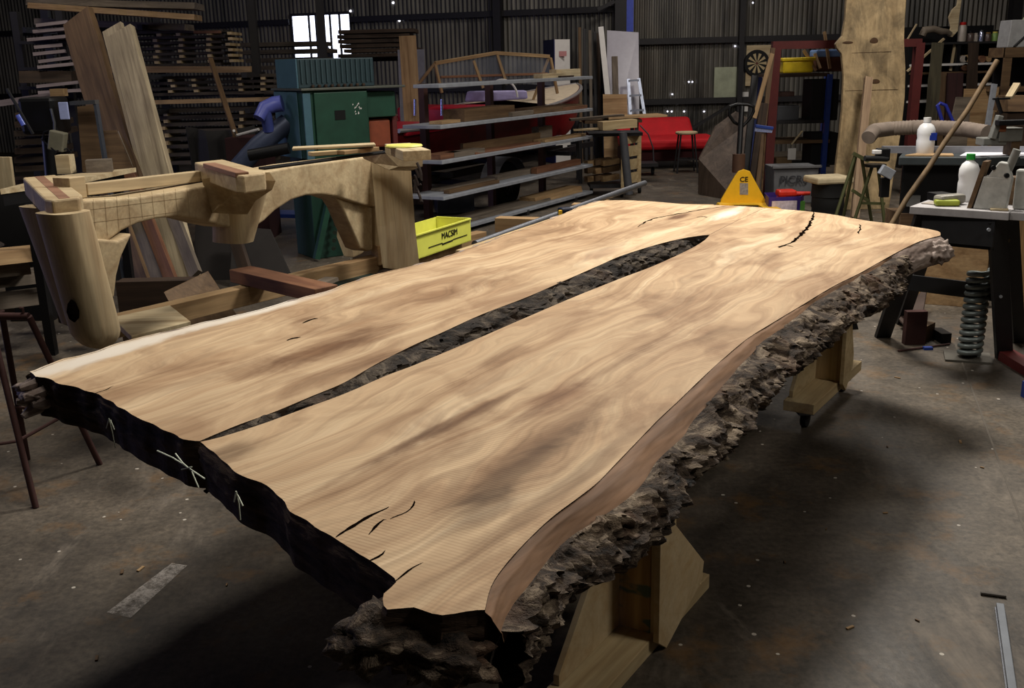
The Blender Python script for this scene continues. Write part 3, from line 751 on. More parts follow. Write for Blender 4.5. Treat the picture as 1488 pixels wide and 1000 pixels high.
# bearers under the left slab, tube and strip on them
by = .725
def bearer(label, a, b, w=.09, h=.09): return board(label, a, b, w, h, W_TAN, name='timber_bearer', cat='beam')
for q_ in ((735, 322), (850, 296)):
    q = (pz(722, 306, .77) + V((.1, -.035, 0))) if q_[0] == 735 else (pz(832, 287, .77) + V((.1, -.03, 0))); tag(MB().box((q.x, q.y, .32), (.09, .09, .64)).build('support_post', W_DARK), 'dark post propping the square bearer ' + ('behind the yellow bin' if q_[0] == 735 else 'at the far left of the slabs'), 'post')
a = pz(722, 306, .77); bearer('square bearer sticking out from under the left slab behind the yellow bin', a + V((0, 0, -.085)), a + V((.85, -.30, -.085)))
a = pz(832, 287, .77); bearer('square bearer sticking out under the far left of the slabs', a + V((0, 0, -.085)), a + V((.9, -.25, -.085)))
a = pz(880, 287, .77); b = pz(958, 292, .77); bearer('long bearer just beyond the far end of the left slab', a + V((0, .02, -.06)), b + V((0, .02, -.06)), .05, .08)
a = pz(690, 355, .79); b = pz(937, 266, .79)
t_ = MB().tube([a, b], .019, 14); tag(t_.build('steel_tube', STEEL), 'long grey steel tube lying beside the left slab edge', 'tube')
board('narrow bright splintered pine strip along the left slab edge', pz(667, 367, .81), pz(808, 319, .81), .045, .02, W_PINE, name='pine_strip', cat='strip', wob=.008)
board('rough brown board beneath the pine strip at the slab edge', pz(640, 384, .76), pz(790, 332, .76), .08, .03, W_BROWN, name='timber_board', cat='board', wob=.01)
tm = thing('tape_measure', 'small black and yellow tape measure beside the left slab edge', 'tape measure', pz(821, 316, .79), rz=.4)
p = pz(821, 314, .80)
MB().box(p + V((0, 0, .025)), (.075, .06, .05), rz=.4).build('case', plain('tape_dark', (24, 30, 48), .4), tm, bev=.012)
MB().box(p + V((-.024, -.034, .022)), (.03, .012, .035), rz=.4).build('face', YELLOW, tm, bev=.003)
# yellow bin with lettering
BIN = plain('yellow_bin', (222, 224, 96), .45, var=.12)
A = pz(604, 378, .5); B = pz(684, 350, .5); e = (B - A); e.z = 0; bw = e.length; e.normalize(); nn_ = V((-e.y, e.x, 0))
yb = thing('storage_bin', 'bright yellow open storage bin with black lettering beside the carved base', 'bin', (A + B) / 2)
bh = .15; bd = .26; th = .006
def bp(s, d, z): return A + e * s + nn_ * d + V((0, 0, z))
m_ = MB()
m_.prism([bp(0, 0, 0), bp(bw, 0, 0), bp(bw, 0, bh), bp(0, 0, bh)], nn_ * th)
m_.prism([bp(0, bd, 0), bp(bw, bd, 0), bp(bw, bd, bh), bp(0, bd, bh)], nn_ * th)
m_.prism([bp(0, 0, 0), bp(0, bd, 0), bp(0, bd, bh), bp(0, 0, bh)], e * th)
m_.prism([bp(bw, 0, 0), bp(bw, bd, 0), bp(bw, bd, bh), bp(bw, 0, bh)], e * th)
m_.prism([bp(0, 0, 0), bp(bw, 0, 0), bp(bw, bd, 0), bp(0, bd, 0)], V((0, 0, th)))
m_.beam(bp(0, -.004, bh), bp(bw, -.004, bh), .014, .008); m_.beam(bp(bw + .004, 0, bh), bp(bw + .004, bd, bh), .014, .008)
m_.build('tub', BIN, yb)
INK = plain('black_ink', (14, 14, 14), .6)
def text(body, size, origin, xdir, ydir, mat, parent, name='lettering', ext=.001, bold=0, spacing=1.0):
    cu = bpy.data.curves.new(name, 'FONT'); cu.body = body; cu.size = size; cu.extrude = ext; cu.offset = bold; cu.align_x = 'CENTER'; cu.space_character = spacing
    tmp = bpy.data.objects.new(name, cu); COL.objects.link(tmp)
    bpy.context.view_layer.update()
    me = bpy.data.meshes.new_from_object(tmp.evaluated_get(bpy.context.evaluated_depsgraph_get()))
    COL.objects.unlink(tmp); bpy.data.objects.remove(tmp)
    o = bpy.data.objects.new(name, me); COL.objects.link(o); me.materials.clear(); me.materials.append(mat)
    x = V(xdir).normalized(); y = V(ydir).normalized(); z = x.cross(y)
    o.matrix_basis = M.Translation(V(origin)) @ M((x, y, z)).transposed().to_4x4()
    if parent: put(o, parent)
    return o
text('MACSIM', .058, bp(bw * .6, -.0025, .075), e, (0, 0, 1), INK, yb)
lb = MB(); lb.beam(bp(bw * .22, -.002, .05), bp(bw * .46, -.002, .05), .002, .005); lb.beam(bp(bw * .46, -.002, .04), bp(bw * .46, -.002, .052), .004, .002)
lb.beam(bp(bw * .66, -.002, .05), bp(bw * .93, -.002, .05), .002, .005); lb.beam(bp(bw * .46, -.002, .042), bp(bw * .66, -.002, .046), .002, .008)
lb.build('printed_line', INK, yb)
tag(MB().box((A + B) / 2 + nn_ * .12 + V((0, 0, -.051)) , (.42, .1, .1), rz=atan2(e.y, e.x)).build('timber_block', W_TAN, bev=.004), 'rough timber block carrying the yellow storage bin', 'block')
p = (A + B) / 2 + nn_ * .12; tag(MB().box((p.x, p.y, .195), (.3, .09, .39), rz=atan2(e.y, e.x)).build('support_block', W_DARK), 'dark upright block below the yellow storage bin', 'block')
# ================================================================ RUSTY STAND (left foreground)
RUST = plain('rusty_steel', (74, 46, 42), .7, .3, var=.4)
st_ = thing('steel_stand', 'rusty tubular steel stand with splayed legs at the left edge', 'stand', (-2.0, 3.9, 0))
zt2 = .74
tA = pz(42, 460, zt2); tB = tA + V((-.62, .08, 0)); fA = pz(145, 675, 0); fB = pz(52, 738, 0); fC = pz(40, 668, 0)
tC = V((tA.x - .25, tA.y - .1, zt2 - .02)); 
MB().tube([tA, fA], .013, 10).build('leg', RUST, st_)
p1_ = pY(-2, 530, (fB.y + .12)); MB().tube([pY(-10, 485, fB.y + .16), fB], .013, 10).build('leg', RUST, st_)
MB().tube([pY(2, 452, fC.y - .1), fC], .013, 10).build('leg', RUST, st_)
MB().tube([tA, tB], .015, 10).build('top_rail', RUST, st_)
MB().tube([tA + V((-.02, 0, 0)), tA + V((-.02, 0, .035)), tA + V((-.03, 0, .035))], .006, 8).build('peg', RUST, st_)
MB().tube([pY(28, 640, 3.85), pY(98, 601, 4.0)], .008, 8).build('stretcher', RUST, st_)
MB().tube([pY(20, 592, 4.1), pY(88, 597, 4.05)], .007, 8).build('stretcher', RUST, st_)
MB().tube([pY(-20, 648, 3.8), pY(28, 641, 3.85)], .007, 8).build('stretcher', RUST, st_)
# timber stack at the left edge
rowsL = [(-60, 392, 62, 366, .62), (-60, 412, 42, 386, .52), (-60, 430, 52, 400, .43), (-60, 452, 70, 428, .33), (-60, 470, 20, 448, .24)]
words = ['topmost', 'second from the top', 'third from the top', 'fourth from the top', 'lowest']
for k, (x0, y0, x1, y1, z) in enumerate(rowsL):
    a = pz(x1, y1, z); board('heavy weathered beam in the pile at the left edge, %s' % words[k], a + V((-1.3, -.75, 0)), a, .2, .075, W_GREY if k else W_TAN, name='timber_beam', cat='beam', group='beams piled at the left edge', wob=.012, seed=k, bev=0)
a = pz(62, 372, .6); board('pale beam end running from the left pile to the carved leg', a + V((0, .05, 0)), pz(118, 366, .6) + V((.1, .1, 0)), .12, .07, W_PALE, name='timber_beam', cat='beam')
p = pz(20, 430, 0); tag(MB().box((p.x - .35, p.y - .05, .1), (.14, .6, .2)).build('support_block', W_DARK), 'dark block under the beam pile at the left edge', 'block')
board('dark beam end under the pile beside the rounded carved leg', pz(95, 455, .25) , pz(140, 470, .25), .1, .1, W_DARK, name='timber_beam', cat='beam')
# ================================================================ LEANING PLANKS (left)
def lean(label, top, foot, Yt, w, t, mat, back=(0, 1, 0), name='timber_plank', wob=0, seed=0, group=None, zf=0):
    a = pz(foot[0], foot[1], zf); b = pY(top[0], top[1], Yt)
    return board(label, a, b, w, t, mat, name=name, cat='plank', up=(-.25, -1, .15), wob=wob, seed=seed, group=group)
lean('wide brown live-edge plank leaning on the left lumber rack', (112, 25), (228, 418), 9.4, .34, .05, W_BROWN, wob=.02, seed=2)
lean('pale plank leaning behind the front plank, top end showing', (164, 40), (262, 414), 9.0, .20, .04, W_MOT)
lean('wide pale plank leaning in front at left, mottled grey', (176, 46), (275, 425), 8.7, .24, .06, W_MOT)
lean('narrow grey plank leaning in the shade left of the pale planks', (150, 150), (238, 430), 8.9, .16, .04, W_GREY)
board('thin brown stick leaning against the lumber rack beams', pY(342, 197, 10.0), pY(306, 86, 11.5), .05, .04, W_BROWN, name='timber_stick', cat='stick')
x_ = pY(326, 198, 9.9); x2 = pY(380, 198, 9.9); tag(MB().box(((x_.x + x2.x) / 2, 10.15, (x_.z - .02) / 2), (x2.x - x_.x, .5, x_.z - .02)).build('steel_chest', plain('maroon_chest', (52, 22, 24), .6)), 'dark maroon chest under the thin white angled pipe', 'chest')
p = pY(343, 197, 9.9); tb = MB(); tb.tube([pY(340, 190, 9.8), p, pY(376, 188, 9.8)], .014, 8); tag(tb.build('white_pipe_elbow', WHITE), 'thin white angled pipe at the foot of the leaning stick', 'pipe')
for k, (x0, y0, x1, y1, lab) in enumerate([(218, 340, 252, 415, 'red-edged plank seen under the left arch of the carved base'), (255, 335, 285, 400, 'grey plank seen under the left arch near the middle pedestal'), (180, 345, 212, 430, 'dark wide plank leaning behind the left bracket of the carved base'), (345, 350, 365, 420, 'dark red plank standing behind the middle pedestal')]):
    board(lab, pY(x1, y1, 7.3), pY(x0 - 30, y0 - 90, 8.2), .16 if k == 2 else .1, .04, [W_RED, W_GREY, W_BROWN, W_DARK][k], name='timber_plank', cat='plank', up=(-.2, -1, .1))
# ================================================================ LUMBER RACKS, back left
RY = 12.6
def zat(py, Y=RY, px=300): return pY(px, py, Y).z
rk = thing('lumber_rack', 'dark steel lumber rack stacked with slabs at the back left', 'rack', (pY(220, 300, RY).x, RY, 0))
for px in (75, 235, 372, 470):
    x = pY(px, 100, RY + .3).x
    MB().beam((x, RY + .35, 0), (x, RY + .35, 2.9), .09, .09, up=(0, 1, 0)).build('upright', DK, rk)
for (y, x0, x1) in ((100, 40, 360), (150, 40, 440), (30, 30, 300)):
    zz = zat(y) - .05
    for xx in (75, 235, 372, 470):
        if xx > x1 + 40: continue
        x = pY(xx, 100, RY).x; MB().beam((x, RY + .35, zz - .03), (x, RY - .6, zz - .03), .06, .06).build('arm', DK, rk)
def stack(x0, x1, ys, Y, label, group, thick, stick_px, mat=W_RACK, depth=.5, stk=True):
    N = len(ys)
    ordn = ['topmost', 'second from the top', 'third from the top', 'fourth from the top', 'fifth from the top', 'sixth from the top', 'seventh from the top', 'eighth from the top', 'ninth from the top', 'tenth from the top', 'eleventh from the top', 'twelfth from the top']
    zs = []
    for k, y in enumerate(ys):
        j0 = random.uniform(-6, 6); j1 = random.uniform(-10, 10)
        a = pY(x0 + j0, y, Y); b = pY(x1 + j1, y, Y); z = pY((x0 + x1) / 2, y, Y).z
        a.z = b.z = z; a.y = b.y = Y + depth / 2; zs.append(z)
        board('%s, %s' % (label, ordn[k]), a, b, depth, thick, mat, name='rough_slab', cat='slab', group=group, wob=.035, seed=k * 3 + x0, bev=0)
    if stk:
        for px in stick_px:
            for k in range(N - 1):
                z = (zs[k] + zs[k + 1]) / 2; h = max(.012, zs[k] - zs[k + 1] - thick)
                x = pY(px + random.uniform(-3, 3), ys[k], Y).x
                o = MB().box((x, Y + depth / 2 - .03, z), (.05, depth, h)).build('sticker', W_PINE)
                tag(o, 'small square spacer stick between slabs of the %s' % group.replace('slabs in ', ''), 'spacer', 'spacers in the ' + group.split(' in ')[-1])
stack(160, 325, [46.5, 54.5, 62.5, 70.5, 78.5, 86.5, 94.5], RY, 'dark rough slab in the upper stickered stack behind the pale planks', 'slabs in the upper rack stack', .032, (228, 262, 303, 334))
board('square orange beam carrying the upper slab stack', pY(120, 101, RY - .15), pY(365, 101, RY - .15), .07, .075, W_TAN, name='timber_beam', cat='beam')
board('thin orange beam across the rack below the square beam', pY(215, 149, RY - .2), pY(430, 143, RY - .2), .05, .05, W_TAN, name='timber_beam', cat='beam')
stack(160, 420, [112, 120, 128, 136], RY, 'dark rough slab in the middle rack stack', 'slabs in the middle rack stack', .035, (250, 283, 350, 380, 408))
stack(190, 395, [160, 170, 180, 190, 201, 212, 224, 236], RY, 'dark rough slab in the lower rack stack', 'slabs in the lower rack stack', .045, (240, 352))
board('thick live-edge slab on the top level of the left rack, upper one', pY(50, 4, RY - .6), pY(290, 10, RY - .5), .5, .07, W_GREY, name='rough_slab', cat='slab', wob=.05, seed=71)
board('thick pale-edged slab on the top level of the left rack, lower one', pY(50, 9, RY - .9), pY(288, 26, RY - .8), .4, .06, W_TAN, name='rough_slab', cat='slab', wob=.05, seed=77)
board('dark live-edge slab just under the top level of the left rack', pY(60, 32, RY - .2), pY(275, 40, RY - .2), .4, .07, W_GREY, name='rough_slab', cat='slab', wob=.04, seed=79)
board('short bright board on the end of the upper slab stack', pY(283, 47, RY - .2), pY(320, 46.5, RY - .2), .1, .03, W_RED, name='timber_board', cat='board')
# left end stack: blue light painted into the board colour
PUR = wood('blue_lit_board', (150, 136, 140), (110, 98, 104))
for k, (x0, x1, y0, y1) in enumerate([(40, 80, 37, 31), (36, 78, 46, 41), (30, 84, 58, 52), (36, 71, 69, 65), (36, 76, 79, 74), (44, 84, 90, 84), (44, 91, 98, 93), (44, 98, 126, 120), (48, 115, 135, 131), (20, 90, 112, 112)]):
    Y = 9.9; a = pY(x0, y0, Y); b = pY(x1, y1, Y); b.y += .1
    board('board end in the far left stack, %s' % ['topmost', 'second from the top', 'third from the top', 'fourth from the top', 'fifth from the top', 'sixth from the top', 'seventh from the top', 'lowest but one', 'lowest', 'wide dark one in the gap'][k], a + V((0, .2, 0)), b + V((0, .2, 0)), .4, .03 if k < 9 else .11, PUR if k < 9 else W_DARK, name='timber_board', cat='board', group='boards in the far left stack', wob=.015, seed=k, bev=0)
lr = thing('steel_stand', 'dark steel frame holding the far left stack of boards', 'stand', (pY(30, 300, 10.2).x, 10.2, 0))
for px in (30, 95):
    x = pY(px, 100, 10.3).x; MB().beam((x, 10.35, 0), (x, 10.35, 2.25), .07, .07, up=(0, 1, 0)).build('upright', DK, lr)
for y in (62, 100, 128, 145):
    a = pY(28, y, 10.3); b = pY(98, y, 10.3); MB().beam(a, b, .05, .03).build('rail', DK, lr)
# low pile of dark boards below, behind the left machinery
for k in range(7):
    y = 165 + k * 13; a = pY(10, y + 4, 9.2); b = pY(78 + (k % 3) * 6, y, 9.3)
    board('dark rough slab in the pile behind the drill press, %s' % ['topmost', 'second', 'third', 'fourth', 'fifth', 'sixth', 'lowest'][k], a + V((0, .25, 0)), b + V((0, .25, 0)), .45, .05, W_DARK, name='rough_slab', cat='slab', group='slabs behind the drill press', wob=.03, seed=k + 40, bev=0)
x = pY(44, 250, 9.5); tag(MB().box((x.x, 9.6, pY(44, 258, 9.5).z / 2), (.5, .3, max(.1, pY(44, 262, 9.5).z))).build('support_block', W_DARK), 'dark block under the slab pile behind the drill press', 'block')
# window stack
stack(495, 605, [45, 52, 59, 66, 73, 80], 15.2, 'dark slab in the stack in front of the window', 'slabs in the window stack', .05, (520, 580), W_DARK, depth=.8, stk=False)
stack(350, 470, [64, 75, 87, 98, 110, 122, 134], 14.0, 'dark weathered slab in the stack left of the window', 'slabs in the stack left of the window', .055, (372, 405), W_RACK, depth=.8, stk=False)
for (px, Y, top, lab) in ((410, 14.4, 140, 'dark steel stand under the slab stack left of the window'), (555, 15.6, 86, 'dark steel stand under the slab stack in front of the window')):
    z = pY(px, top, Y).z; c = pY(px, top, Y); s_ = thing('steel_stand', lab, 'stand', (c.x, Y, 0))
    for dx in (-.45, .45): MB().beam((c.x + dx, Y, 0), (c.x + dx, Y, z), .08, .08, up=(0, 1, 0)).build('leg', DK, s_)
    MB().beam((c.x - .6, Y, z), (c.x + .6, Y, z), .1, .06).build('rail', DK, s_)
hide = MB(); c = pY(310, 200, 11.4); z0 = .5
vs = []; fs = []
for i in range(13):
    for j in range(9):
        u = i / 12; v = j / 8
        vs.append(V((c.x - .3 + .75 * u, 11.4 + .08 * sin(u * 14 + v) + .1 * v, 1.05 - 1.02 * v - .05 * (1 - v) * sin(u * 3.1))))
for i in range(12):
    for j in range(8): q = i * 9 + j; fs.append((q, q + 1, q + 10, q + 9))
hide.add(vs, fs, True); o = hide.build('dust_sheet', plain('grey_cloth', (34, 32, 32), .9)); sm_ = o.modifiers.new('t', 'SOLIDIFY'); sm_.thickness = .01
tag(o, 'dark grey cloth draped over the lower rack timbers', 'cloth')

for k, (x0_, x1_, y_, Yd, lab) in enumerate(((150, 262, 300, 8.4, 'left of the leaning planks'), (285, 345, 305, 8.3, 'behind the middle pedestal'), (338, 392, 330, 8.0, 'right of the middle pedestal, tilted'))):  # dark sheets added so the lit floor behind the arch reads black
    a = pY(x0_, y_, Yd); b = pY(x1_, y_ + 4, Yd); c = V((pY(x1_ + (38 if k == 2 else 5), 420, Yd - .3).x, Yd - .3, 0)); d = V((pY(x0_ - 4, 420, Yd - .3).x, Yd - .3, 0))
    tag(MB().prism([a, b, c, d], V((0, .03, .0))).build('shade_sheet', plain('shade_sheet_dark', (26, 20, 17), .8)), 'added dark sheet standing in for shade low down ' + lab, 'sheet')
# ================================================================ GREEN MACHINE
GA = V((pY(452, 300, 8.7).x, 8.7, 0)); gx = V((.82, .57, 0)).normalized(); gy = V((-gx.y, gx.x, 0))
def gp(u, v, z): return GA + gx * u + gy * v + V((0, 0, z))
gm = thing('timber_machine', 'green woodworking machine with ribbed blue-grey hood beside the shelf rack', 'machine', GA)
def zG(px, py, u=0, v=0): q = GA + gx * u + gy * v; return pY(px, py, q.y).z
zb1 = zG(452, 132); zb0 = zG(452, 232)
def gbox(name, u0, u1, v0, v1, z0, z1, mat, bev=.008):
    return MB().prism([gp(u0, v0, z0), gp(u1, v0, z0), gp(u1, v1, z0), gp(u0, v1, z0)], V((0, 0, z1 - z0))).build(name, mat, gm, bev=bev)
gbox('body', 0, .62, .012, .62, zb0, zb1, GREEN)
gbox('side_door', -.012, .0, .1, .6, zb0, zb1 - .01, TEAL)
gbox('corner_post', .0, .07, -.004, .012, zb0, zb1 - .02, TEAL, .002)
dr = gbox('door', .1, .60, -.012, .012, zb0 + .04, zb1 - .02, GREEN, .004)
under(gbox('vent_hole', .28, .38, -.016, -.008, zb0 + .32, zb0 + .40, plain('void_black', (4, 4, 4), .9), 0), dr)
sp = MB(); random.seed(3)
for k in range(16):
    u = .5 + random.uniform(-.05, .03); z = zb1 - .17 + random.uniform(-.05, .05); sp.prism([gp(u, -.0135, z), gp(u + .012, -.0135, z + .004), gp(u + .008, -.0135, z + .016)], -gy * .001)
under(sp.build('worn_label', WHITE, gm), dr)
gbox('side_case', .62, .92, .06, .6, zb0 + .32, zb1 - .03, GREEN)
gbox('motor', .66, .88, .1, .5, zb0 + .05, zb0 + .30, plain('rust_orange', (130, 62, 36), .7), .02)
gbox('red_frame', .9, .95, .1, .55, zb0, zb0 + .34, RED)
gbox('table_edge', -.02, .98, -.03, .64, zb1 - .0, zb1 + .02, plain('worn_steel', (90, 92, 84), .5, .4), .004)
zh = zG(445, 85)
hood_ = gbox('hood', .0, .72, .06, .5, zb1 + .02, zh, plain('hood_dark_teal', (38, 58, 64), .5))
gbox('hood_side', -.014, .0, .06, .5, zb1 + .02, zh, TEAL, .003)
rb = MB()
for k in range(15):
    u = .03 + k * .047; rb.beam(gp(u, .052, zb1 + .06), gp(u, .052, zh - .01), .012, .012, up=gy)
rb.build('hood_ribs', plain('hood_rib', (48, 70, 76), .5), hood_)
rs_ = MB()
for k in range(9): rs_.lathe(gp(.12 + k * .06, .04, zb1 + .035), [(.012, -.012), (.016, 0), (.012, .012)], 10)
rs_.build('feed_rollers', W_DARK, gm)
# pedestal
gbox('pedestal', .05, .5, .1, .5, 0, zb0, plain('dark_green_paint', (18, 52, 40), .5))
gbox('pedestal_side', .52, .86, .08, .4, .0, zb0 - .05, GREEN)
MB().beam(gp(.02, .02, .02), gp(.3, .02, zb0), .05, .05, up=gy).build('brace', GREEN, gm)
MB().beam(gp(.42, .02, .02), gp(.3, .02, zb0), .05, .05, up=gy).build('brace', GREEN, gm)
sc_ = MB()
for k in range(10): sc_.lathe(gp(.18 + .012 * k, -.01, .1 + .07 * k), [(.018, -.02), (.018, .02)], 10, R=M.Rotation(pi / 2, 3, 'X'))
sc_.build('bolts', plain('dull_green_bolt', (60, 70, 60), .4, .6), gm)
# dust pipe with blue elbow left of it
DPY = 8.9; dpt = thing('extraction_pipe', 'dark blue-grey extraction pipe with blue elbow left of the green machine', 'pipe', (pY(330, 260, DPY).x, DPY, 0))
MB().tube([pY(330, 262, DPY), pY(375, 212, DPY), pY(418, 178, DPY + .1)], .085, 20).build('pipe', plain('pipe_blue_grey', (62, 70, 92), .45, .3), dpt)
MB().tube([pY(376, 172, DPY - .1), pY(384, 157, DPY - .05), pY(398, 152, DPY), pY(410, 150, DPY)], [.05, .06, .07, .07], 16).build('elbow', plain('blue_elbow', (84, 92, 170), .4), dpt)
MB().tube([pY(385, 160, DPY - .05), pY(391, 190, DPY)], .05, 14).build('neck', plain('blue_neck', (60, 70, 130), .4), dpt)
MB().tube([pY(330, 262, DPY), V((pY(325, 300, DPY).x, DPY, 0))], .085, 20).build('pipe_foot', BLACK, dpt)
MB().tube([pY(362, 226, DPY - .2), pY(420, 215, DPY - .2)], .05, 14).build('hose', BLACK, dpt)
bt = thing('dolly', 'low blue steel dolly on the floor under the right arch of the carved base', 'dolly', pz(405, 335, 0))
c = pz(402, 336, 0); MB().box(c + V((0, .1, .17)), (.75, .3, .04), rz=-.3).build('deck', BLUE, bt, bev=.005)
for dx in (-.3, .3): MB().box(c + V((dx, .1 - dx * .3, .075)), (.04, .04, .15)).build('leg', BLUE, bt)
# ================================================================ MACHINES at the far left
dp = thing('drill_press', 'dark bench machine with pale switch box at the far left', 'machine', (pY(70, 300, 8.0).x, 8.0, 0))
x0 = pY(36, 170, 8.0); x1 = pY(88, 170, 8.0)
MB().box(((x0.x + x1.x) / 2, 8.05, pY(60, 168, 8).z), (x1.x - x0.x, .3, .28)).build('head', BLACK, dp, bev=.03)
MB().box(pY(93, 161, 7.9), (.07, .02, .13)).build('lamp_plate', plain('pale_blue_plate', (170, 180, 225), .4), dp, bev=.004)
MB().tube([pY(70, 200, 8.05), V((pY(72, 300, 8.05).x, 8.05, .0))], .05, 12).build('column', BLACK, dp)
MB().box(pY(84, 205, 7.85), (.12, .08, .15), R=M.Rotation(.25, 3, 'Y')).build('switch_box', plain('switch_grey', (120, 116, 98), .6), dp, bev=.01)
MB().tube([pY(62, 205, 7.85), pY(64, 192, 7.85), pY(72, 190, 7.85)], .008, 8).build('cable', BLACK, dp)
MB().tube([pY(60, 202, 7.85), pY(80, 220, 7.8), pY(98, 216, 7.85), pY(104, 222, 7.85)], .006, 8).build('cable', BLACK, dp)
MB().tube([pY(10, 129, 7.7), pY(48, 195, 7.7)], .012, 8).build('lever', BLACK, dp)
MB().tube([pY(26, 167, 7.75), pY(35, 182, 7.75)], [.018, .02], 10).build('lamp_tube', plain('blue_lamp_glass', (120, 140, 255), .2), dp)
MB().tube([pY(74, 158, 7.9), pY(79, 178, 7.9), pY(79, 192, 7.9)], .01, 8).build('spindle', STEEL, dp)
MB().box(V((pY(72, 300, 8.05).x, 8.05, .03)), (.5, .4, .06)).build('base', BLACK, dp, bev=.01)
gf = thing('welded_stand', 'grey right-angled steel frame standing between drill press and brown plank', 'frame', (pY(150, 300, 8.0).x, 8.0, 0))
zt3 = pY(140, 148, 8.0).z
MB().beam(pY(104, 150, 8.0), pY(141, 148, 8.0), .08, .03).build('top_bar', STEEL, gf)
MB().beam(pY(139, 148, 8.0), V((pY(166, 290, 7.9).x, 7.9, 0)), .06, .02, up=(1, 0, 0)).build('leg', plain('blue_grey_steel', (78, 84, 96), .5, .4), gf)
tag(MB().prism([pY(112, 155, 8.15), pY(138, 152, 8.15), pY(150, 250, 8.1), pY(120, 250, 8.1)], (0, .03, 0)).build('wood_sheet', W_BROWN), 'brown panel set inside the grey steel frame', 'panel')
tag(MB().prism([pY(150, 190, 8.3), pY(168, 189, 8.3), pY(196, 255, 8.2), pY(150, 262, 8.2)], (0, .03, 0)).build('wood_sheet', W_BROWN), 'small brown panel right of the grey steel frame', 'panel')
board('pale blue-lit plank lying across the far left in front of the boards', pY(-5, 151, 8.6), pY(88, 137, 8.7), .12, .05, PUR, name='timber_plank', cat='plank', bev=0)
tag(MB().box(pY(86, 138, 8.55) + V((0, 0, .02)), (.11, .09, .06)).build('timber_block', W_TAN), 'small tan block on the end of the pale plank at far left', 'block')
# low table at left behind the carved leg
tl = thing('work_table', 'dark table with pale top edge behind the left cap of the carved base', 'table', (-2.75, 6.3, 0))
za = 1.02; a = pz(0, 275, za); b = pz(125, 258, za)
MB().prism([a, b, b + V((.1, .6, 0)), a + V((0, .7, 0))], V((0, 0, -.03))).build('table_top', W_PALE, tl)
MB().prism([a + V((0, .02, -.03)), b + V((0, .02, -.03)), b + V((.05, .5, -.03)), a + V((0, .6, -.03))], V((0, 0, -.07))).build('apron', BLACK, tl)
for q in (a + V((.12, .08, 0)), b + V((-.05, .08, 0)), a + V((.1, .6, 0)), b + V((.0, .5, 0))): MB().beam(V((q.x, q.y, za - .1)), V((q.x, q.y, 0)), .05, .05, up=(1, 0, 0)).build('leg', BLACK, tl)
bx = pz(88, 254, za); tag(MB().box(bx + V((0, .1, .06)), (.09, .09, .12)).build('timber_block', W_PALE), 'small upright block on the dark table behind the carved base', 'block')
tag(MB().box(bx + V((.2, .15, .04)), (.16, .12, .08), rz=.3).build('timber_block', W_GREY), 'grey block on the right end of the dark table', 'block')
ty = thing('tyre_stack', 'black ribbed tyre standing under the dark table at left', 'tyre', pY(38, 340, 6.9)); 
tyb = MB(); tc_ = pY(38, 312, 6.9); ty.location = (tc_.x, tc_.y, 0)
for k in range(6):
    tyb.lathe(V((tc_.x, 6.75 + k * .05, tc_.z)), [(.15, -.024), (.2, -.012), (.205, 0), (.2, .012), (.15, .024)], 28, R=M.Rotation(pi / 2, 3, 'X'))
tyb.build('tread', RUBBER, ty); MB().box((tc_.x, 6.9, (tc_.z - .2) / 2), (.3, .3, tc_.z - .2)).build('pedestal', BLACK, ty)
# pale curved plywood and purple sheets seen behind the middle
board('pale board standing at the far left edge', pY(3, 228, 6.9), V((pY(8, 300, 6.9).x, 6.9, 0)), .12, .03, W_PALE, name='timber_board', cat='board', up=(0, 1, 0))

# ================================================================ SHELF RACK
sA = V((-.63, 9.74, 0)); sB = V((1.07, 12.65, 0)); sd = (sB - sA); sL = sd.length; sd.normalize(); sn = V((-sd.y, sd.x, 0))
if sn.x > 0: sn = -sn
sr = thing('shelf_rack', 'long five-tier rack of grey shelves on dark posts in front of the red boat', 'rack', sA)
levels = []
for (pyR) in (110.5, 157, 197, 238, 277):
    r = ray(862, pyR); t = sB.y / r.y; levels.append(EYE + r.z * t)
for k, z in enumerate(levels):
    a = sA + V((0, 0, z)); b = sB + V((0, 0, z)); w_ = .45 if k else .3
    st = -.0 if k else -.12
    a2 = a + sd * (-.0 if k != 0 else .0)
    MB().prism([a2, b, b + sn * w_, a2 + sn * w_], V((0, 0, -.035))).build('shelf', GALV, sr, bev=.004)
for f_ in (.12, .5, .86):
    c = sA + sd * sL * f_ + sn * .47
    MB().beam(c, c + V((0, 0, levels[0])), .07, .07, up=sd).build('post', plain('dark_brown_steel', (62, 34, 28), .6), sr)
    MB().beam(c + V((0, 0, .03)), c - sn * .47 + V((0, 0, .03)), .06, .06).build('foot', DK, sr)
def onshelf(k, label, u0, u1, v, w, h, mat, rot=0, **kw):
    z = levels[k] + h / 2 + .001
    a = sA + sd * sL * u0 + sn * v + V((0, 0, z)); b = sA + sd * sL * u1 + sn * (v + rot) + V((0, 0, z))
    return board(label, a, b, w, h, mat, **kw)
onshelf(0, 'pale timber offcut on the right end of the top shelf', .66, .84, .14, .12, .05, W_PALE, name='timber_block', cat='block')
onshelf(0, 'longer pale board at the extreme right of the top shelf', .80, .99, .2, .1, .09, W_PALE)
onshelf(0, 'thin dark bar under the pale blocks on the top shelf', .76, .86, .04, .04, .02, W_DARK, name='timber_strip', cat='strip')
onshelf(1, 'large pale-topped timber block on the left half of the second shelf', .16, .46, .2, .26, .12, W_BROWN, name='timber_block', cat='block')
onshelf(1, 'flat offcut at the left end of the second shelf', .04, .14, .15, .15, .03, W_TAN, name='timber_offcut', cat='offcut')
onshelf(1, 'long dark live-edge board on the right half of the second shelf', .58, .95, .2, .3, .06, W_BROWN, wob=.03)
onshelf(1, 'thin reddish board on the far right of the second shelf', .78, .98, .1, .12, .04, W_RED)
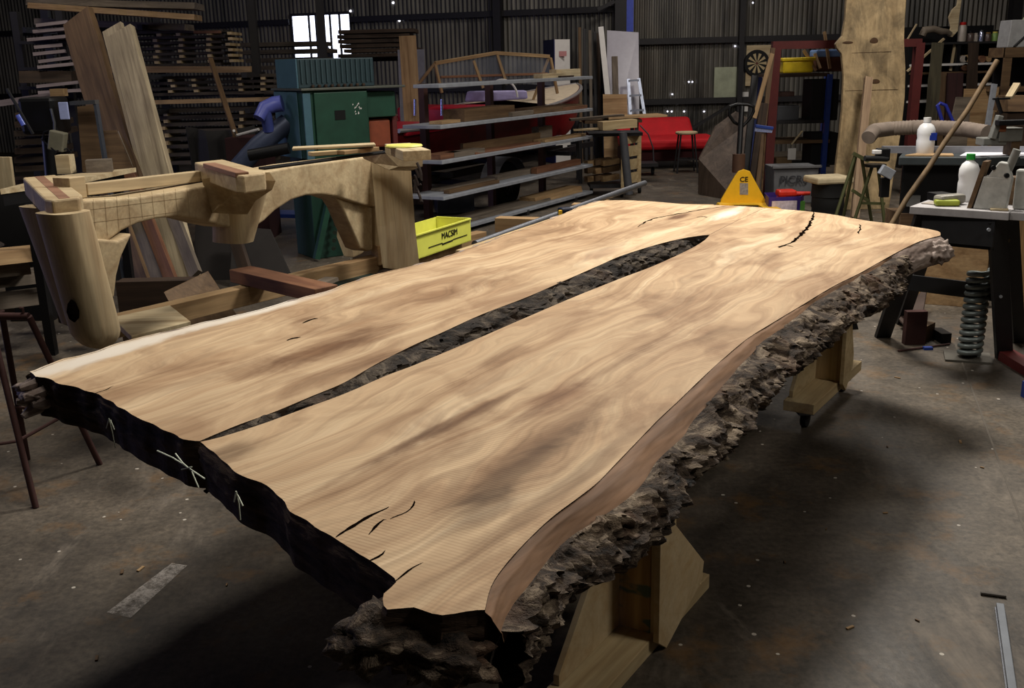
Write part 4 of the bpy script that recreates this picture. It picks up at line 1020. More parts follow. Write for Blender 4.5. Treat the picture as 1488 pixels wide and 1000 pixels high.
o = onshelf(1, 'grey cardboard tube at the middle front of the second shelf', .42, .56, .05, .06, .05, W_GREY, name='cardboard_tube', cat='tube')
onshelf(2, 'small brown board stack left on the third shelf, upper piece', .02, .14, .16, .2, .05, W_RED, name='timber_offcut', cat='offcut')
onshelf(2, 'short pale board on the left of the third shelf', .09, .26, .12, .14, .05, W_GREY)
onshelf(2, 'long upright-edged plank on the third shelf', .22, .72, .25, .04, .1, W_BROWN)
onshelf(2, 'wide flat brown board along the front of the third shelf', .2, .62, .12, .16, .02, W_RED, wob=.02)
onshelf(2, 'pale block at the right of the third shelf', .72, .82, .3, .1, .16, W_GREY, name='timber_block', cat='block')
onshelf(2, 'thin tan board at the right end of the third shelf', .66, .98, .14, .16, .03, W_TAN)
onshelf(3, 'dark narrow board on the left of the fourth shelf', .06, .35, .1, .07, .035, W_BROWN)
onshelf(3, 'wide grey board on the left of the fourth shelf', .1, .5, .3, .16, .025, W_GREY)
onshelf(3, 'pale middle board on the fourth shelf', .4, .66, .26, .14, .05, W_GREY)
onshelf(3, 'reddish square-edged board on the right of the fourth shelf', .62, .96, .14, .08, .07, W_RED)
onshelf(4, 'long worn plank covering the bottom shelf', .05, .7, .22, .3, .03, W_GREY)
onshelf(4, 'thick pale board on the right end of the bottom shelf', .6, .96, .2, .24, .07, W_TAN, wob=.015)
# tall pale plank behind the left end of the rack, with a white board
board('upright tan plank standing behind the left end of the shelf rack', pY(592, 52, 12.4), V((pY(605, 260, 12.3).x, 12.3, 0)), .2, .04, W_TAN, name='timber_plank', cat='plank', up=(0, 1, 0))
tag(MB().beam(pY(597, 72, 12.9), V((pY(605, 280, 12.9).x, 12.9, 0)), .02, .33, up=(1, 0, 0)).build('panel', plain('pale_grey_panel', (130, 130, 140), .6)), 'pale grey sheet standing behind the upright tan plank', 'panel')
# ================================================================ BOAT
bo = thing('motor_boat', 'red and cream timber motorboat on a trailer behind the shelf rack', 'boat', (.6, 13.5, 0))
S_ = V((-1.75, 11.4, 0)); B_ = V((pY(838, 125, 16.0).x, 16.0, 0)); bd_ = (B_ - S_); bL = bd_.length; bd_.normalize(); bn = V((-bd_.y, bd_.x, 0))
def bpnt(u, w, z): return S_ + bd_ * bL * u + bn * w + V((0, 0, z))
def half(u): return .78 * (1 - max(0, (u - .45) / .55) ** 2.2) ** .8 * (.86 + .14 * min(1, u * 3))
def sheer(u): return .98 + .34 * u * u
def keel(u): return .42 + .55 * max(0, (u - .6) / .4) ** 2.5
NU = 30; prof = [0, .25, .5, .72, .86, .95, 1]
hv = []; hf = []
for i in range(NU + 1):
    u = i / NU; hw = max(.012, half(u)); ks = keel(u); sh = sheer(u)
    ring = []
    for sgn in (1, -1):
        rr = []
        for t in prof:
            wv2 = hw * (t ** .75) * (1 if t < .72 else 1); z = ks + (sh - ks) * (.28 * t if t < .72 else .2 + .8 * ((t - .72) / .28) ** .9)
            rr.append((sgn * wv2, z))
        ring.append(rr)
    line = ring[0][::-1] + ring[1][1:]
    hv += [bpnt(u, w_, z) for w_, z in line]
nr_ = len(prof) * 2 - 1
for i in range(NU):
    for j in range(nr_ - 1): q = i * nr_ + j; hf.append((q, q + 1, q + nr_ + 1, q + nr_))
hf.append(tuple(range(nr_)))
HULL = plain('red_hull', (100, 12, 18), .4, var=.4)
o = MB().add(hv, hf, True).build('hull', HULL, bo); s_ = o.modifiers.new('s', 'SOLIDIFY'); s_.thickness = .02
CREAM = plain('cream_deck', (214, 196, 170), .5)
for sg in (1, -1):
    MB().tube([bpnt(i / 24, sg * (half(i / 24) + .012), sheer(i / 24) - .01) for i in range(25)], .025, 8).build('gunwale', plain('worn_rubbing_strip', (150, 146, 146), .4, .3), bo)
dk = MB(); v_ = []; f_2 = []
for i in range(13):
    u = .6 + .4 * i / 12; hw = max(.01, half(u) - .01)
    v_ += [bpnt(u, hw, sheer(u) + .0), bpnt(u, 0, sheer(u) + .06 * (1 - i / 12)), bpnt(u, -hw, sheer(u) + .0)]
for i in range(12):
    q = i * 3; f_2 += [(q, q + 1, q + 4, q + 3), (q + 1, q + 2, q + 5, q + 4)]
dk.add(v_, f_2, True).build('foredeck', CREAM, bo)
MB().prism([bpnt(.02, .7, .9), bpnt(.02, -.7, .9), bpnt(.16, -.72, .92), bpnt(.16, .72, .92)], V((0, 0, .1))).build('stern_seat', plain('red_vinyl', (170, 24, 44), .45), bo, bev=.03)
MB().prism([bpnt(.3, .6, .8), bpnt(.3, -.6, .8), bpnt(.38, -.6, .82), bpnt(.38, .6, .82)], V((0, 0, .34))).build('seat_back', plain('red_vinyl', (170, 24, 44), .45), bo, bev=.03)
MB().prism([bpnt(.1, .6, .6), bpnt(.1, -.6, .6), bpnt(.6, -.6, .6), bpnt(.6, .6, .6)], V((0, 0, .05))).build('cockpit_floor', plain('cream_floor', (170, 160, 170), .5), bo)
# windscreen frame
Yw_ = lambda px: 12.6 + (px - 600) / 200 * 1.6
WF = W_TAN
top_ = [(632, 92), (720, 77), (798, 82)]
tp = [pY(x, y, Yw_(x)) for x, y in top_]
for a, b in zip(tp[:-1], tp[1:]): timber('windscreen_rail', a, b, .035, .045, W_TAN, bo)
for (x0_, y0_, x1_, y1_) in ((632, 92, 596, 138), (632, 93, 642, 135), (722, 78, 736, 122), (688, 88, 702, 128), (798, 82, 773, 150), (800, 84, 810, 136)):
    timber('windscreen_post', pY(x0_, y0_, Yw_(x0_)), pY(x1_, y1_, Yw_(x0_) + .05), .03, .035, W_TAN, bo)
timber('windscreen_sill', pY(640, 112, Yw_(640)), pY(795, 107, Yw_(795)), .03, .03, W_RED, bo)
GL = glass('windscreen_glass', (200, 205, 220), .12)
MB().add([tp[0], pY(642, 130, Yw_(642)), pY(738, 120, Yw_(736)), tp[1]], [(0, 1, 2, 3)]).build('windscreen_pane', GL, bo)
MB().add([tp[1], pY(738, 120, Yw_(736)), pY(806, 125, Yw_(806)), tp[2]], [(0, 1, 2, 3)]).build('windscreen_pane', GL, bo)
MB().prism([pY(702, 148, 13.2), pY(768, 144, 13.4), pY(766, 131, 13.4), pY(706, 132, 13.2)], bn * .3).build('cockpit_cushion', plain('pale_lilac_vinyl', (176, 166, 214), .4), bo, bev=.02)
sw_ = MB(); c = pY(730, 142, 13.0)
sw_.tube([c + V((cos(a / 20 * pi) * .19, 0, sin(a / 20 * pi) * .22)) for a in range(21)], .013, 8); sw_.build('steering_wheel', WHITE, bo)
for px in (603, 642):
    MB().tube([pY(px, 144, 12.3), pY(px, 168, 12.3)], .016, 10).build('chrome_cleat', plain('chrome_blue', (200, 210, 250), .15, .9), bo)
# trailer
tr = thing('boat_trailer', 'dark boat trailer with one grey mudguard wheel under the red boat', 'trailer', (.2, 12.5, 0))
for w_ in (-.45, .45): MB().beam(bpnt(.05, w_, .34), bpnt(.95, w_ * .3, .36), .06, .08).build('chassis_rail', DK, tr)
for u in (.2, .5, .75): MB().beam(bpnt(u, -.6, .38), bpnt(u, .6, .38), .05, .06).build('cross_member', DK, tr)
wc = pY(733, 292, 11.9); wc.z = .27
Rw = M((bd_, V((0, 0, 1)), bn)).transposed()
tyre_ = MB().lathe(wc, [(.12, -.07), (.25, -.075), (.27, -.05), (.27, .05), (.25, .075), (.12, .07)], 30, R=Rw).build('tyre', RUBBER, tr)
rim = MB(); rim.lathe(wc, [(.02, -.06), (.05, -.075), (.13, -.055), (.14, -.07), (.15, -.07)], 20, R=Rw)
for k in range(6):
    a = k * pi / 3; rim.beam(wc - bn * .072 + Rw @ V((cos(a) * .03, sin(a) * .03, 0)), wc - bn * .072 + Rw @ V((cos(a) * .13, sin(a) * .13, 0)), .03, .01)
rim.build('wheel_rim', plain('rim_grey', (90, 92, 100), .4, .5), tyre_)
fe = MB(); pts = [wc + bd_ * (.34 * cos(a)) + V((0, 0, .32 * sin(a))) for a in [pi * k / 12 for k in range(13)]]
for a, b in zip(pts[:-1], pts[1:]): fe.prism([a - bn * .12, a + bn * .12, b + bn * .12, b - bn * .12], V((0, 0, .006)))
fe.build('mudguard', plain('mudguard_grey', (110, 112, 120), .5, .3), tr)
MB().beam(wc - V((0, 0, 0)), wc + bn * 1.4, .06, .06).build('axle', DK, tr)
MB().beam(bpnt(.95, 0, .36), bpnt(1.1, 0, .36), .06, .08).build('drawbar', DK, tr)
tag(MB().box(pY(660, 298, 11.5) + V((0, 0, -.02)), (.42, .3, .26), rz=.2).build('storage_box', plain('smoky_plastic', (60, 62, 70), .3)), 'smoky grey plastic box under the fourth shelf', 'box').location.z = .02
# cabinets and sheets by the corner
cb2 = thing('cabinet', 'white cabinet with dark blue side standing high behind the boat', 'cabinet', (pY(810, 250, 17.4).x, 17.4, 0))
a = pY(792, 58, 17.2); b = pY(806, 58, 17.0); c = pY(828, 60, 17.2)
MB().prism([V((b.x, 17.0, 0)), V((c.x, 17.2, 0)), V((c.x - .1, 17.7, 0)), V((a.x, 17.5, 0))], V((0, 0, a.z))).build('body', WHITE, cb2)
MB().prism([V((b.x - .005, 16.985, 0)), V((a.x - .01, 17.5, 0)), V((a.x - .01, 17.5, a.z)), V((b.x - .005, 16.985, a.z))], V((-.01, 0, 0))).build('side_panel', plain('navy_panel', (24, 30, 96), .5), cb2)
MB().box(pY(818, 78, 17.05), (.12, .01, .08)).build('label_plate', plain('pink_label', (190, 130, 130), .6), cb2)
def sheet(name, label, cat, pxs, Y0, Y1, th_, mat, floor_=True):
    """leaning sheet: two top corners sighted at Y1, foot on the floor at Y0"""
    a = pY(pxs[0][0], pxs[0][1], Y1); b = pY(pxs[1][0], pxs[1][1], Y1)
    c = V((pY(pxs[2], 200, Y0).x, Y0, 0)); d = V((pY(pxs[3], 200, Y0).x, Y0, 0))
    return tag(MB().prism([a, b, d, c], V((0, .02, 0)) if not th_ else V((0, th_, 0))).build(name, mat, bev=.002), label, cat)
sheet('laminate_sheet', 'large glossy white sheet leaning in the corner by the column', 'sheet', ((882, 44), (928, 47), 882, 930), 17.5, 17.9, .03, plain('glossy_white_sheet', (176, 172, 184), .22, var=.1))
board('tall white plank leaning against the glossy sheet', pY(873, 39, 17.3), V((pY(893, 200, 16.9).x, 16.9, 0)), .09, .03, WHITE, name='white_plank', cat='plank', up=(0, 1, 0))
board('brown post leaning on the glossy sheet behind the ladder', pY(893, 82, 17.35), V((pY(897, 220, 17.2).x, 17.2, 0)), .1, .06, W_GREY, name='timber_post', cat='post', up=(0, 1, 0))
sheet('plywood_sheet', 'tan plywood sheet standing in front of the glossy sheet', 'sheet', ((876, 137), (911, 137), 878, 915), 16.8, 16.9, .02, W_TAN)
for k, (x, m_2) in enumerate(((842, W_BROWN), (849, DK), (857, W_GREY), (864, DK), (869, W_DARK))):
    board('narrow upright timber length left of the white plank, %s' % ['leftmost', 'second from left', 'third from left', 'fourth from left', 'rightmost'][k], pY(x, 40 + k * 2, 17.6), V((pY(x + 3, 200, 17.3).x, 17.3, 0)), .05, .04, m_2, name='timber_length', cat='timber', up=(0, 1, 0), group='timber lengths in the corner')
ld = thing('aluminium_ladder', 'aluminium step ladder leaning beside the glossy white sheet', 'ladder', (pY(925, 240, 17).x, 17.0, 0))
l0 = pY(913, 115, 17.4); l1 = pY(928, 114, 17.4); l2 = V((pY(922, 200, 17.0).x - .02, 17.0, 0)); l3 = V((pY(948, 200, 17.0).x, 17.0, 0))
AL = plain('aluminium', (170, 178, 196), .35, .7)
MB().beam(l0, l2, .05, .03, up=(0, 1, 0)).build('rail', AL, ld); MB().beam(l1, l3, .05, .03, up=(0, 1, 0)).build('rail', AL, ld)
for k in range(6):
    f_ = .02 + k * .18; MB().beam(l0.lerp(l2, f_), l1.lerp(l3, f_), .06, .03).build('rung', AL, ld)
# ================================================================ TIMBER TROLLEY in the aisle
tt = thing('timber_trolley', 'pine-sided trolley with grey pipe post at the right end of the shelf rack', 'trolley', (1.7, 12.6, 0))
a = V((pY(905, 280, 12.6).x, 12.6, 0)); b = V((pY(928, 280, 12.9).x, 12.9, 0)); zt4 = pY(905, 196, 12.6).z
for q in (a, b): MB().beam(q + V((0, 0, .1)), q + V((0, 0, zt4)), .05, .05, up=(0, 1, 0)).build('post', W_PINE, tt)
for f_ in (.28, .5, .72, .93):
    z = zt4 * f_; MB().beam(a + V((0, 0, z)), b + V((0, 0, z)), .02, zt4 * .17).build('side_board', W_PINE, tt)
MB().beam(a + V((-.42, .3, zt4)), a + V((.25, .3, zt4)), .5, .04).build('deck', BLACK, tt)
MB().beam(a + V((-.4, .35, .12)), a + V((.2, .35, .12)), .5, .05).build('lower_deck', DK, tt)
MB().tube([pY(905, 192, 12.4), V((pY(914, 285, 12.4).x, 12.4, .05))], .05, 14).build('pipe_post', plain('grey_pipe', (96, 98, 104), .4, .3), tt)
for q in (a + V((0, -.05, .05)), b + V((.03, 0, .05)), a + V((-.35, .3, .05))):
    MB().lathe(q + V((-.02, 0, 0)), [(.02, -.02), (.05, -.018), (.05, .018), (.02, .02)], 14, R=M.Rotation(pi / 2, 3, 'Y')).build('caster_wheel', RUBBER, tt)
random.seed(11)
for k in range(9):
    p = a + V((-.12 - .1 * (k % 3), .35, .19 + .1 * (k // 3) + (.01 if k % 2 else 0)))
    tag(MB().beam(p + V((-.12, -.05, 0)), p + V((.1, .06, .02)), .09, .07).build('timber_offcut', W_BROWN if k % 2 else W_TAN, bev=.003), 'small firewood offcut heaped inside the pine trolley, dark in shade', 'offcut', 'offcuts heaped inside the pine trolley')
z = zt4
board('square pale pine block on top of the pine trolley', pY(872, 183, 12.45), pY(922, 179, 12.6), .16, .1, W_PINE, name='pine_block', cat='block')
board('thin white board edge between shelf rack and trolley top', pY(833, 189, 12.5), pY(870, 187, 12.5), .12, .02, W_PALE)
tb2 = thing('work_table', 'table piled with flat boards between the trolley and the red sofa', 'table', (pY(905, 240, 14.2).x, 14.2, 0))
a = pY(850, 176, 14.0); b = pY(965, 166, 14.0); zz = (a.z + b.z) / 2 - .05
MB().box(((a.x + b.x) / 2 - .15, 14.35, zz), (b.x - a.x - .3, .7, .04)).build('table_top', W_BROWN, tb2)
for dx in (-.5, .28): 
    for dy in (0, .5): MB().beam(((a.x + b.x) / 2 - .1 + dx, 14.1 + dy, zz), ((a.x + b.x) / 2 - .1 + dx, 14.1 + dy, 0), .05, .05, up=(0, 1, 0)).build('leg', DK, tb2)
board('wide pale sheet overhanging the table toward the sofa', V(((a.x + b.x) / 2 - .25, 14.2, zz + .045)), V((b.x + .02, 14.3, zz + .06)), .5, .025, W_TAN, wob=.05, bev=0)
board('narrow brown board on the left of the piled table', V((a.x - .2, 14.1, zz + .035)), V(((a.x + b.x) / 2, 14.15, zz + .075)), .2, .03, W_GREY, bev=0)
hb2 = thing('trolley', 'small wire trolley with arched handle beside the red sofa', 'trolley', (pY(940, 245, 15).x, 15, 0))
pts = [pY(x, y, 15.0) for x, y in ((930, 182), (942, 195), (949, 215), (950, 240))]
MB().tube(pts, .01, 8).build('handle', STEEL, hb2); p = pY(938, 242, 15.0); MB().box((p.x, 15.0, .16), (.32, .4, .05)).build('deck', DK, hb2)
for dx in (-.1, .1): MB().lathe((p.x + dx, 14.95, .065), [(.02, -.02), (.06, -.018), (.06, .018), (.02, .02)], 14, R=M.Rotation(pi / 2, 3, 'Y')).build('wheel', RUBBER, hb2)
# ================================================================ SOFA, STOOL
SOF = plain('red_sofa_fabric', (190, 10, 24), .75, var=.25, scale=5)
so = thing('sofa', 'low red sofa against the back wall', 'sofa', (2.4, 16.4, 0))
xa = pY(900, 220, 16.2).x; xb = pY(1034, 220, 16.2).x; zs_ = .42
MB().prism([V((xa, 15.75, .12)), V((xb, 15.75, .12)), V((xb, 16.5, .12)), V((xa, 16.5, .12))], V((0, 0, .2))).build('base', plain('dark_red_base', (60, 8, 12), .8), so, bev=.03)
MB().prism([V((xa, 15.65, .3)), V((xb, 15.65, .3)), V((xb, 16.5, .32)), V((xa, 16.5, .32))], V((0, 0, .16))).build('seat', SOF, so, bev=.05, seg=3)
zk = pY(960, 171, 16.7).z; xk = pY(1010, 190, 16.5).x; xk2 = pY(1003, 171, 16.7).x
MB().prism([V((xa, 16.4, .4)), V((xk, 16.4, .4)), V((xk2, 16.75, zk)), V((xa, 16.75, zk))], V((0, .16, 0))).build('backrest', SOF, so, bev=.05, seg=3)
for x in (xa + .1, xb - .12): MB().box((x, 15.85, .06), (.06, .06, .12)).build('foot', BLACK, so)
sl_ = thing('round_stool', 'round wooden-topped stool with steel legs in front of the red sofa', 'stool', (pz(985, 247, 0).x, 15.2, 0))
c = V((pY(997, 220, 15.2).x, 15.2, 0)); zs2 = pY(997, 192, 15.2).z
MB().lathe(c + V((0, 0, zs2 - .03)), [(.15, 0), (.165, .01), (.165, .03), (.15, .04)], 24).build('seat', W_PALE, sl_)
for sx_, sy_ in ((-1, -1), (1, -1), (-1, 1), (1, 1)):
    MB().tube([c + V((sx_ * .1, sy_ * .1, zs2 - .03)), c + V((sx_ * .155, sy_ * .14, 0))], .014, 8).build('leg', DK, sl_)
for sy_ in (-1, 1): MB().beam(c + V((-.14, sy_ * .13, .2)), c + V((.14, sy_ * .13, .2)), .015, .02).build('stretcher', DK, sl_)
# ================================================================ MIDDLE RIGHT
# leaning dark slab
tag(MB().prism([pY(1070, 163, 13.0), pY(1092, 175, 12.9), pY(1078, 250, 12.1), V((pY(1070, 285, 11.9).x, 11.9, 0)), V((pY(1016, 262, 12.6).x, 12.6, 0)), pY(1016, 232, 12.7), pY(1040, 185, 12.95)], V((0, .05, .01))).build('rough_slab', wood('dusty_slab', (104, 88, 76), (70, 58, 50), axis=2)), 'big dusty brown slab leaning beside the pallet jack', 'slab')
# pallet jack
pj = thing('pallet_jack', 'yellow pallet jack with black loop handle at the far end of the slabs', 'pallet jack', (pY(1080, 300, 11.0).x, 11.0, 0))
Yj = 11.0; f3 = lambda x, y: pY(x, y, Yj)
MB().prism([f3(1046, 300), f3(1048, 290), f3(1068, 256), f3(1073, 249), f3(1081, 246), f3(1090, 249), f3(1094, 257), f3(1113, 292), f3(1115, 301)], V((0, .03, 0))).build('load_plate', YELLOW, pj, bev=.006); lpl = bpy.data.objects['load_plate']
MB().prism([f3(1038, 302), f3(1042, 294), f3(1115, 294), f3(1117, 303)], V((0, -.12, 0))).build('front_rail', YELLOW, pj, bev=.006)
for x in (1052, 1108): q = f3(x, 303); MB().prism([V((q.x - .08, Yj - 1.1, .05)), V((q.x + .08, Yj - 1.1, .05)), V((q.x + .08, Yj, .05)), V((q.x - .08, Yj, .05))], V((0, 0, .05))).build('fork', YELLOW, pj, bev=.004)
MB().prism([f3(1060, 296), f3(1102, 296), f3(1102, 301), f3(1060, 301)], V((0, -.125, 0))).build('slot', plain('slot_dark', (60, 44, 14), .7), bpy.data.objects['front_rail'])
text('CE', .075, pY(1081, 264, Yj - .004), (1, 0, 0), (0, 0, 1), INK, lpl, bold=.001)
MB().prism([f3(1075, 266), f3(1087, 266), f3(1087, 283), f3(1075, 283)], V((0, -.003, 0))).build('sticker', plain('worn_sticker', (170, 164, 160), .5, var=.6, scale=40), lpl)
p = f3(1077, 236); MB().tube([p + V((0, .12, -.02)), pY(1078, 155, Yj + .35)], .03, 12).build('tiller', BLACK, pj)
lp = [pY(x, y, Yj + .36) for x, y in ((1060, 162), (1061, 155), (1070, 152), (1086, 152), (1095, 155), (1095, 162), (1090, 172), (1079, 184), (1067, 178), (1060, 168), (1060, 162))]
MB().tube(lp, .018, 10).build('loop_handle', BLACK, bpy.data.objects['tiller'])
MB().tube([p + V((0, .12, -.12)), p + V((0, .12, .08))], .07, 16).build('pump', plain('brown_grease', (84, 58, 42), .6), pj)
for dx in (-.08, .08): MB().lathe((p.x + dx, Yj + .12, .09), [(.03, -.025), (.09, -.022), (.09, .022), (.03, .025)], 18, R=M.Rotation(pi / 2, 3, 'Y')).build('steer_wheel', RUBBER, pj)
# purple toy-style tray of red tools
pb = thing('carton', 'purple and white open carton holding red tools by the crate', 'carton', (pY(1146, 300, 10.9).x, 10.9, 0))
a = pY(1117, 301, 10.7); b = pY(1163, 304, 10.7); h_ = .2; a.z = b.z = max(.0, 0); c2 = pY(1180, 300, 11.0)
PU = plain('purple_card', (60, 40, 120), .5)
for (q0, q1) in ((a, b), (b, V((b.x + .16, 11.15, 0))), (a, V((a.x + .05, 11.1, 0))), (V((a.x + .05, 11.1, 0)), V((b.x + .16, 11.15, 0)))):
    dd = (q1 - q0).normalized(); MB().beam(q0 + V((0, 0, h_ / 2)), q1 + V((0, 0, h_ / 2)), .008, h_).build('side', PU, pb)
MB().prism([V((a.x, a.y, .004)), V((b.x, b.y, .004)), V((b.x + .16, 11.15, .004)), V((a.x + .05, 11.1, .004))], V((0, 0, .01))).build('bottom', PU, pb)
MB().prism([V((a.x + .03, 10.693, .04)), V((a.x + .30, 10.693, .04)), V((a.x + .30, 10.693, .16)), V((a.x + .03, 10.693, .16))], V((0, -.003, 0))).build('printed_panel', plain('pinkish_print', (224, 206, 214), .6, var=.4, scale=30), pb)
MB().box((b.x + .02, 10.72, .1), (.05, .05, .1)).build('green_mark', plain('green_print', (90, 150, 60), .6), pb)
rt = thing('power_tool', 'red plastic tool lying on the purple carton', 'tool', (a.x + .25, 10.85, .14))
MB().box((a.x + .22, 10.85, .225), (.2, .16, .07)).build('body', plain('red_plastic', (220, 50, 30), .4), rt, bev=.02)
MB().tube([V((a.x + .3, 10.85, .21)), V((a.x + .47, 10.8, .22))], [.03, .02], 10).build('handle', plain('red_plastic2', (220, 50, 30), .4), rt)
MB().box((a.x + .16, 10.8, .14), (.1, .1, .1)).build('grip', plain('red_plastic3', (190, 40, 30), .4), rt, bev=.01)
# crate with writing
cr = thing('plastic_crate', 'grey plastic crate with dark handwriting under the blue rack', 'crate', (pY(1155, 260, 11.7).x, 11.9, 0))
a = pY(1124, 243, 11.6); b = pY(1190, 243, 11.6); zz = a.z
CG = plain('crate_grey', (104, 104, 106), .6)
MB().prism([V((a.x + .02, 11.6, 0)), V((b.x - .02, 11.6, 0)), V((b.x, 11.58, zz)), V((a.x, 11.58, zz))], V((0, .42, 0))).build('body', CG, cr, bev=.01)
MB().beam(V((a.x - .02, 11.57, zz)), V((b.x + .02, 11.57, zz)), .04, .03).build('rim', CG, cr, bev=.004)
text('PICRS', .13, V(((a.x + b.x) / 2 - .03, 11.568, zz - .19)), (1, 0, 0), (0, 0, 1), plain('marker_ink', (50, 50, 54), .8), cr, bold=.0012)
# drum with foam cushion
dr_ = thing('drum', 'black drum with a pale foam pad on top left of the olive stools', 'drum', (pY(1202, 310, 10.5).x, 10.5, 0))
c = V((pY(1203, 290, 10.5).x, 10.5, 0)); zd = pY(1203, 267, 10.4).z
MB().lathe(c, [(.16, 0), (.165, .02), (.16, .1), (.17, .12), (.165, zd * .6), (.175, zd * .62), (.17, zd - .02), (.18, zd)], 24).build('barrel', RUBBER, dr_)
MB().box(c + V((-.01, 0, zd + .035)), (.4, .36, .07), rz=.15).build('foam_pad', plain('foam', (200, 184, 150), .8), dr_, bev=.02)
# olive trestle stools
OL = plain('olive_steel', (84, 86, 52), .6, .2)
os_ = thing('saw_stand', 'olive steel folding saw stand behind the far slab edge', 'stand', (pY(1240, 300, 9.6).x, 9.6, 0))
Yo = 9.6
for (x0_, y0_, x1_, y1_, dy) in ((1243, 225, 1208, 312, -.1), (1268, 240, 1238, 312, 0), (1276, 242, 1288, 318, -.05), (1252, 228, 1268, 320, .3), (1243, 228, 1225, 300, .35)):
    MB().tube([pY(x0_, y0_, Yo), V((pY(x1_, y1_, Yo + dy).x, Yo + dy, 0))], .016, 10).build('leg', OL, os_)
MB().beam(pY(1240, 223, Yo), pY(1262, 234, Yo - .02), .05, .035).build('top_bar', OL, os_)
MB().lathe(pY(1272, 240, Yo - .05), [(.02, -.02), (.1, -.015), (.1, .01), (.02, .015)], 18).build('clamp_pad', BLACK, os_)
MB().beam(pY(1238, 276, Yo), pY(1262, 292, Yo), .015, .03).build('brace', OL, os_); MB().beam(pY(1249, 295, Yo), pY(1286, 296, Yo), .015, .025).build('brace', OL, os_)
# tall standing slab
T1 = 11.6; T0 = 11.0
lft = [(1230, -60, 0), (1230, 0, 0), (1228, 30, 0), (1224, 52, 0), (1214, 64, 0), (1216, 70, 0), (1223, 78, 0), (1226, 110, 0), (1224, 160, 0), (1220, 200, 0), (1215, 240, 0), (1212, 270, 0)]
rgt = [(1318, -60), (1317, 0), (1315, 30), (1314, 60), (1316, 100), (1315, 140), (1311, 180), (1305, 220), (1298, 260), (1294, 290)]
def ty_(py): return T0 + (T1 - T0) * (300 - py) / 300
L3 = [pY(x, y, ty_(y)) for x, y, _ in lft] + [V((pY(1212, 296, T0).x, T0, 0))]
R3 = [pY(x, y, ty_(y)) for x, y in rgt] + [V((pY(1292, 300, T0).x, T0, 0))]
TS = NT('standing_slab_wood'); n1 = TS.noise(TS.map((8, 8, .8)), 1, 5, .6, 1); n2 = TS.noise(TS.map((4, 4, 3)), 1, 5, .7, .6); n3 = TS.noise(TS.map((60, 60, 3)), 1, 3, .6)
c = TS.ramp(n1, [(.3, lin((138, 116, 82))), (.65, lin((182, 158, 118)))]); c = TS.mix(.85, c, TS.ramp(n2, [(.36, g(.42)), (.6, g(1.05))]), 'MULTIPLY'); c = TS.mix(.3, c, TS.ramp(n3, [(.3, g(.5)), (.7, g(1))]), 'MULTIPLY'); TS.col(c); TS.set(.7, 0, .3)
ts = thing('standing_slab', 'tall live-edge slab standing upright behind the saw stand', 'wood slab', (pY(1255, 300, T0).x, T0, 0))
MB().prism(L3 + R3[::-1], V((0, .06, .0))).build('slab_board', TS.m, ts, bev=.006)
KN = plain('knot_brown', (84, 58, 34), .8, var=.5, scale=30)
for (x, y, r1, r2) in ((1270, 60, .045, .04), (1272, 119, .05, .03), (1232, 62, .06, .015)):
    kb = MB(); p = pY(x, y, ty_(y) - .004); kb.lathe(p, [(.001, .004), (r1 * .6, .003), (r1, 0)], 18, R=M.Rotation(pi / 2, 3, 'X') @ M.Diagonal((1, r2 / r1, 1))); kb.build('knot', KN, ts)
for (x0_, x1_, y) in ((1238, 1295, 76), (1228, 1305, 131)):
    MB().beam(pY(x0_, y + 1, ty_(y) - .003), pY(x1_, y - 1, ty_(y) - .003), .002, .004).build('saw_line', KN, ts)
board('narrow pinkish plank leaning on the tall standing slab', V((pY(1243, 300, 10.4).x, 10.4, 0)), pY(1262, 113, 11.2), .085, .05, wood('pink_plank', (168, 142, 114), (136, 110, 86)), name='timber_plank', cat='plank', up=(0, 1, 0))
# red steel gantry
rg = thing('steel_gantry', 'dark red steel frame standing around the tall slab', 'frame', (pY(1225, 300, 12.3).x, 12.3, 0))
Yg = 12.2; zt5 = pY(1128, 66, Yg).z
xl = V((pY(1113, 290, Yg).x, Yg, 0)); 
MB().beam(xl, pY(1128, 66, Yg), .1, .1, up=(0, 1, 0)).build('post', RED, rg)
MB().beam(V((pY(1318, 250, Yg).x, Yg, 0)), pY(1336, 62, Yg), .1, .1, up=(0, 1, 0)).build('post', RED, rg)
MB().beam(pY(1122, 66, Yg), pY(1338, 62, Yg), .09, .09).build('top_rail', RED, rg)
# blue rack
bk = thing('blue_rack', 'blue steel shelving rack between red frame and tall slab', 'rack', (pY(1160, 300, 12.9).x, 12.9, 0))
Yb = 12.7; za = pY(1160, 108, Yb).z
for (x0_, y0_, Yq) in ((1122, 108, Yb), (1206, 108, Yb), (1126, 110, Yb + .6), (1202, 110, Yb + .6)):
    p = pY(x0_, y0_, Yq); q = V((p.x - .02, Yq, 0)); MB().beam(q, p, .06, .06, up=(0, 1, 0)).build('upright', BLUE, bk)
for (y, mm) in ((108, W_DARK), (176, DK), (205, W_BROWN), (240, DK)):
    p = pY(1120, y, Yb); q = pY(1206, y, Yb); MB().prism([V((p.x, Yb, p.z)), V((q.x, Yb, p.z)), V((q.x, Yb + .6, p.z)), V((p.x, Yb + .6, p.z))], V((0, 0, -.04))).build('shelf', mm, bk)
def onrack(x, y, Y, sz, name, label, cat, mat, bev=.01, rz=0):
    p = pY(x, y, Y); return tag(MB().box((p.x, Y, p.z + sz[2] / 2), sz, rz=rz).build(name, mat, bev=bev), label, cat)
yt = thing('storage_tub', 'yellow plastic tub with lid on top of the blue rack', 'tub', pY(1155, 106, 12.75))
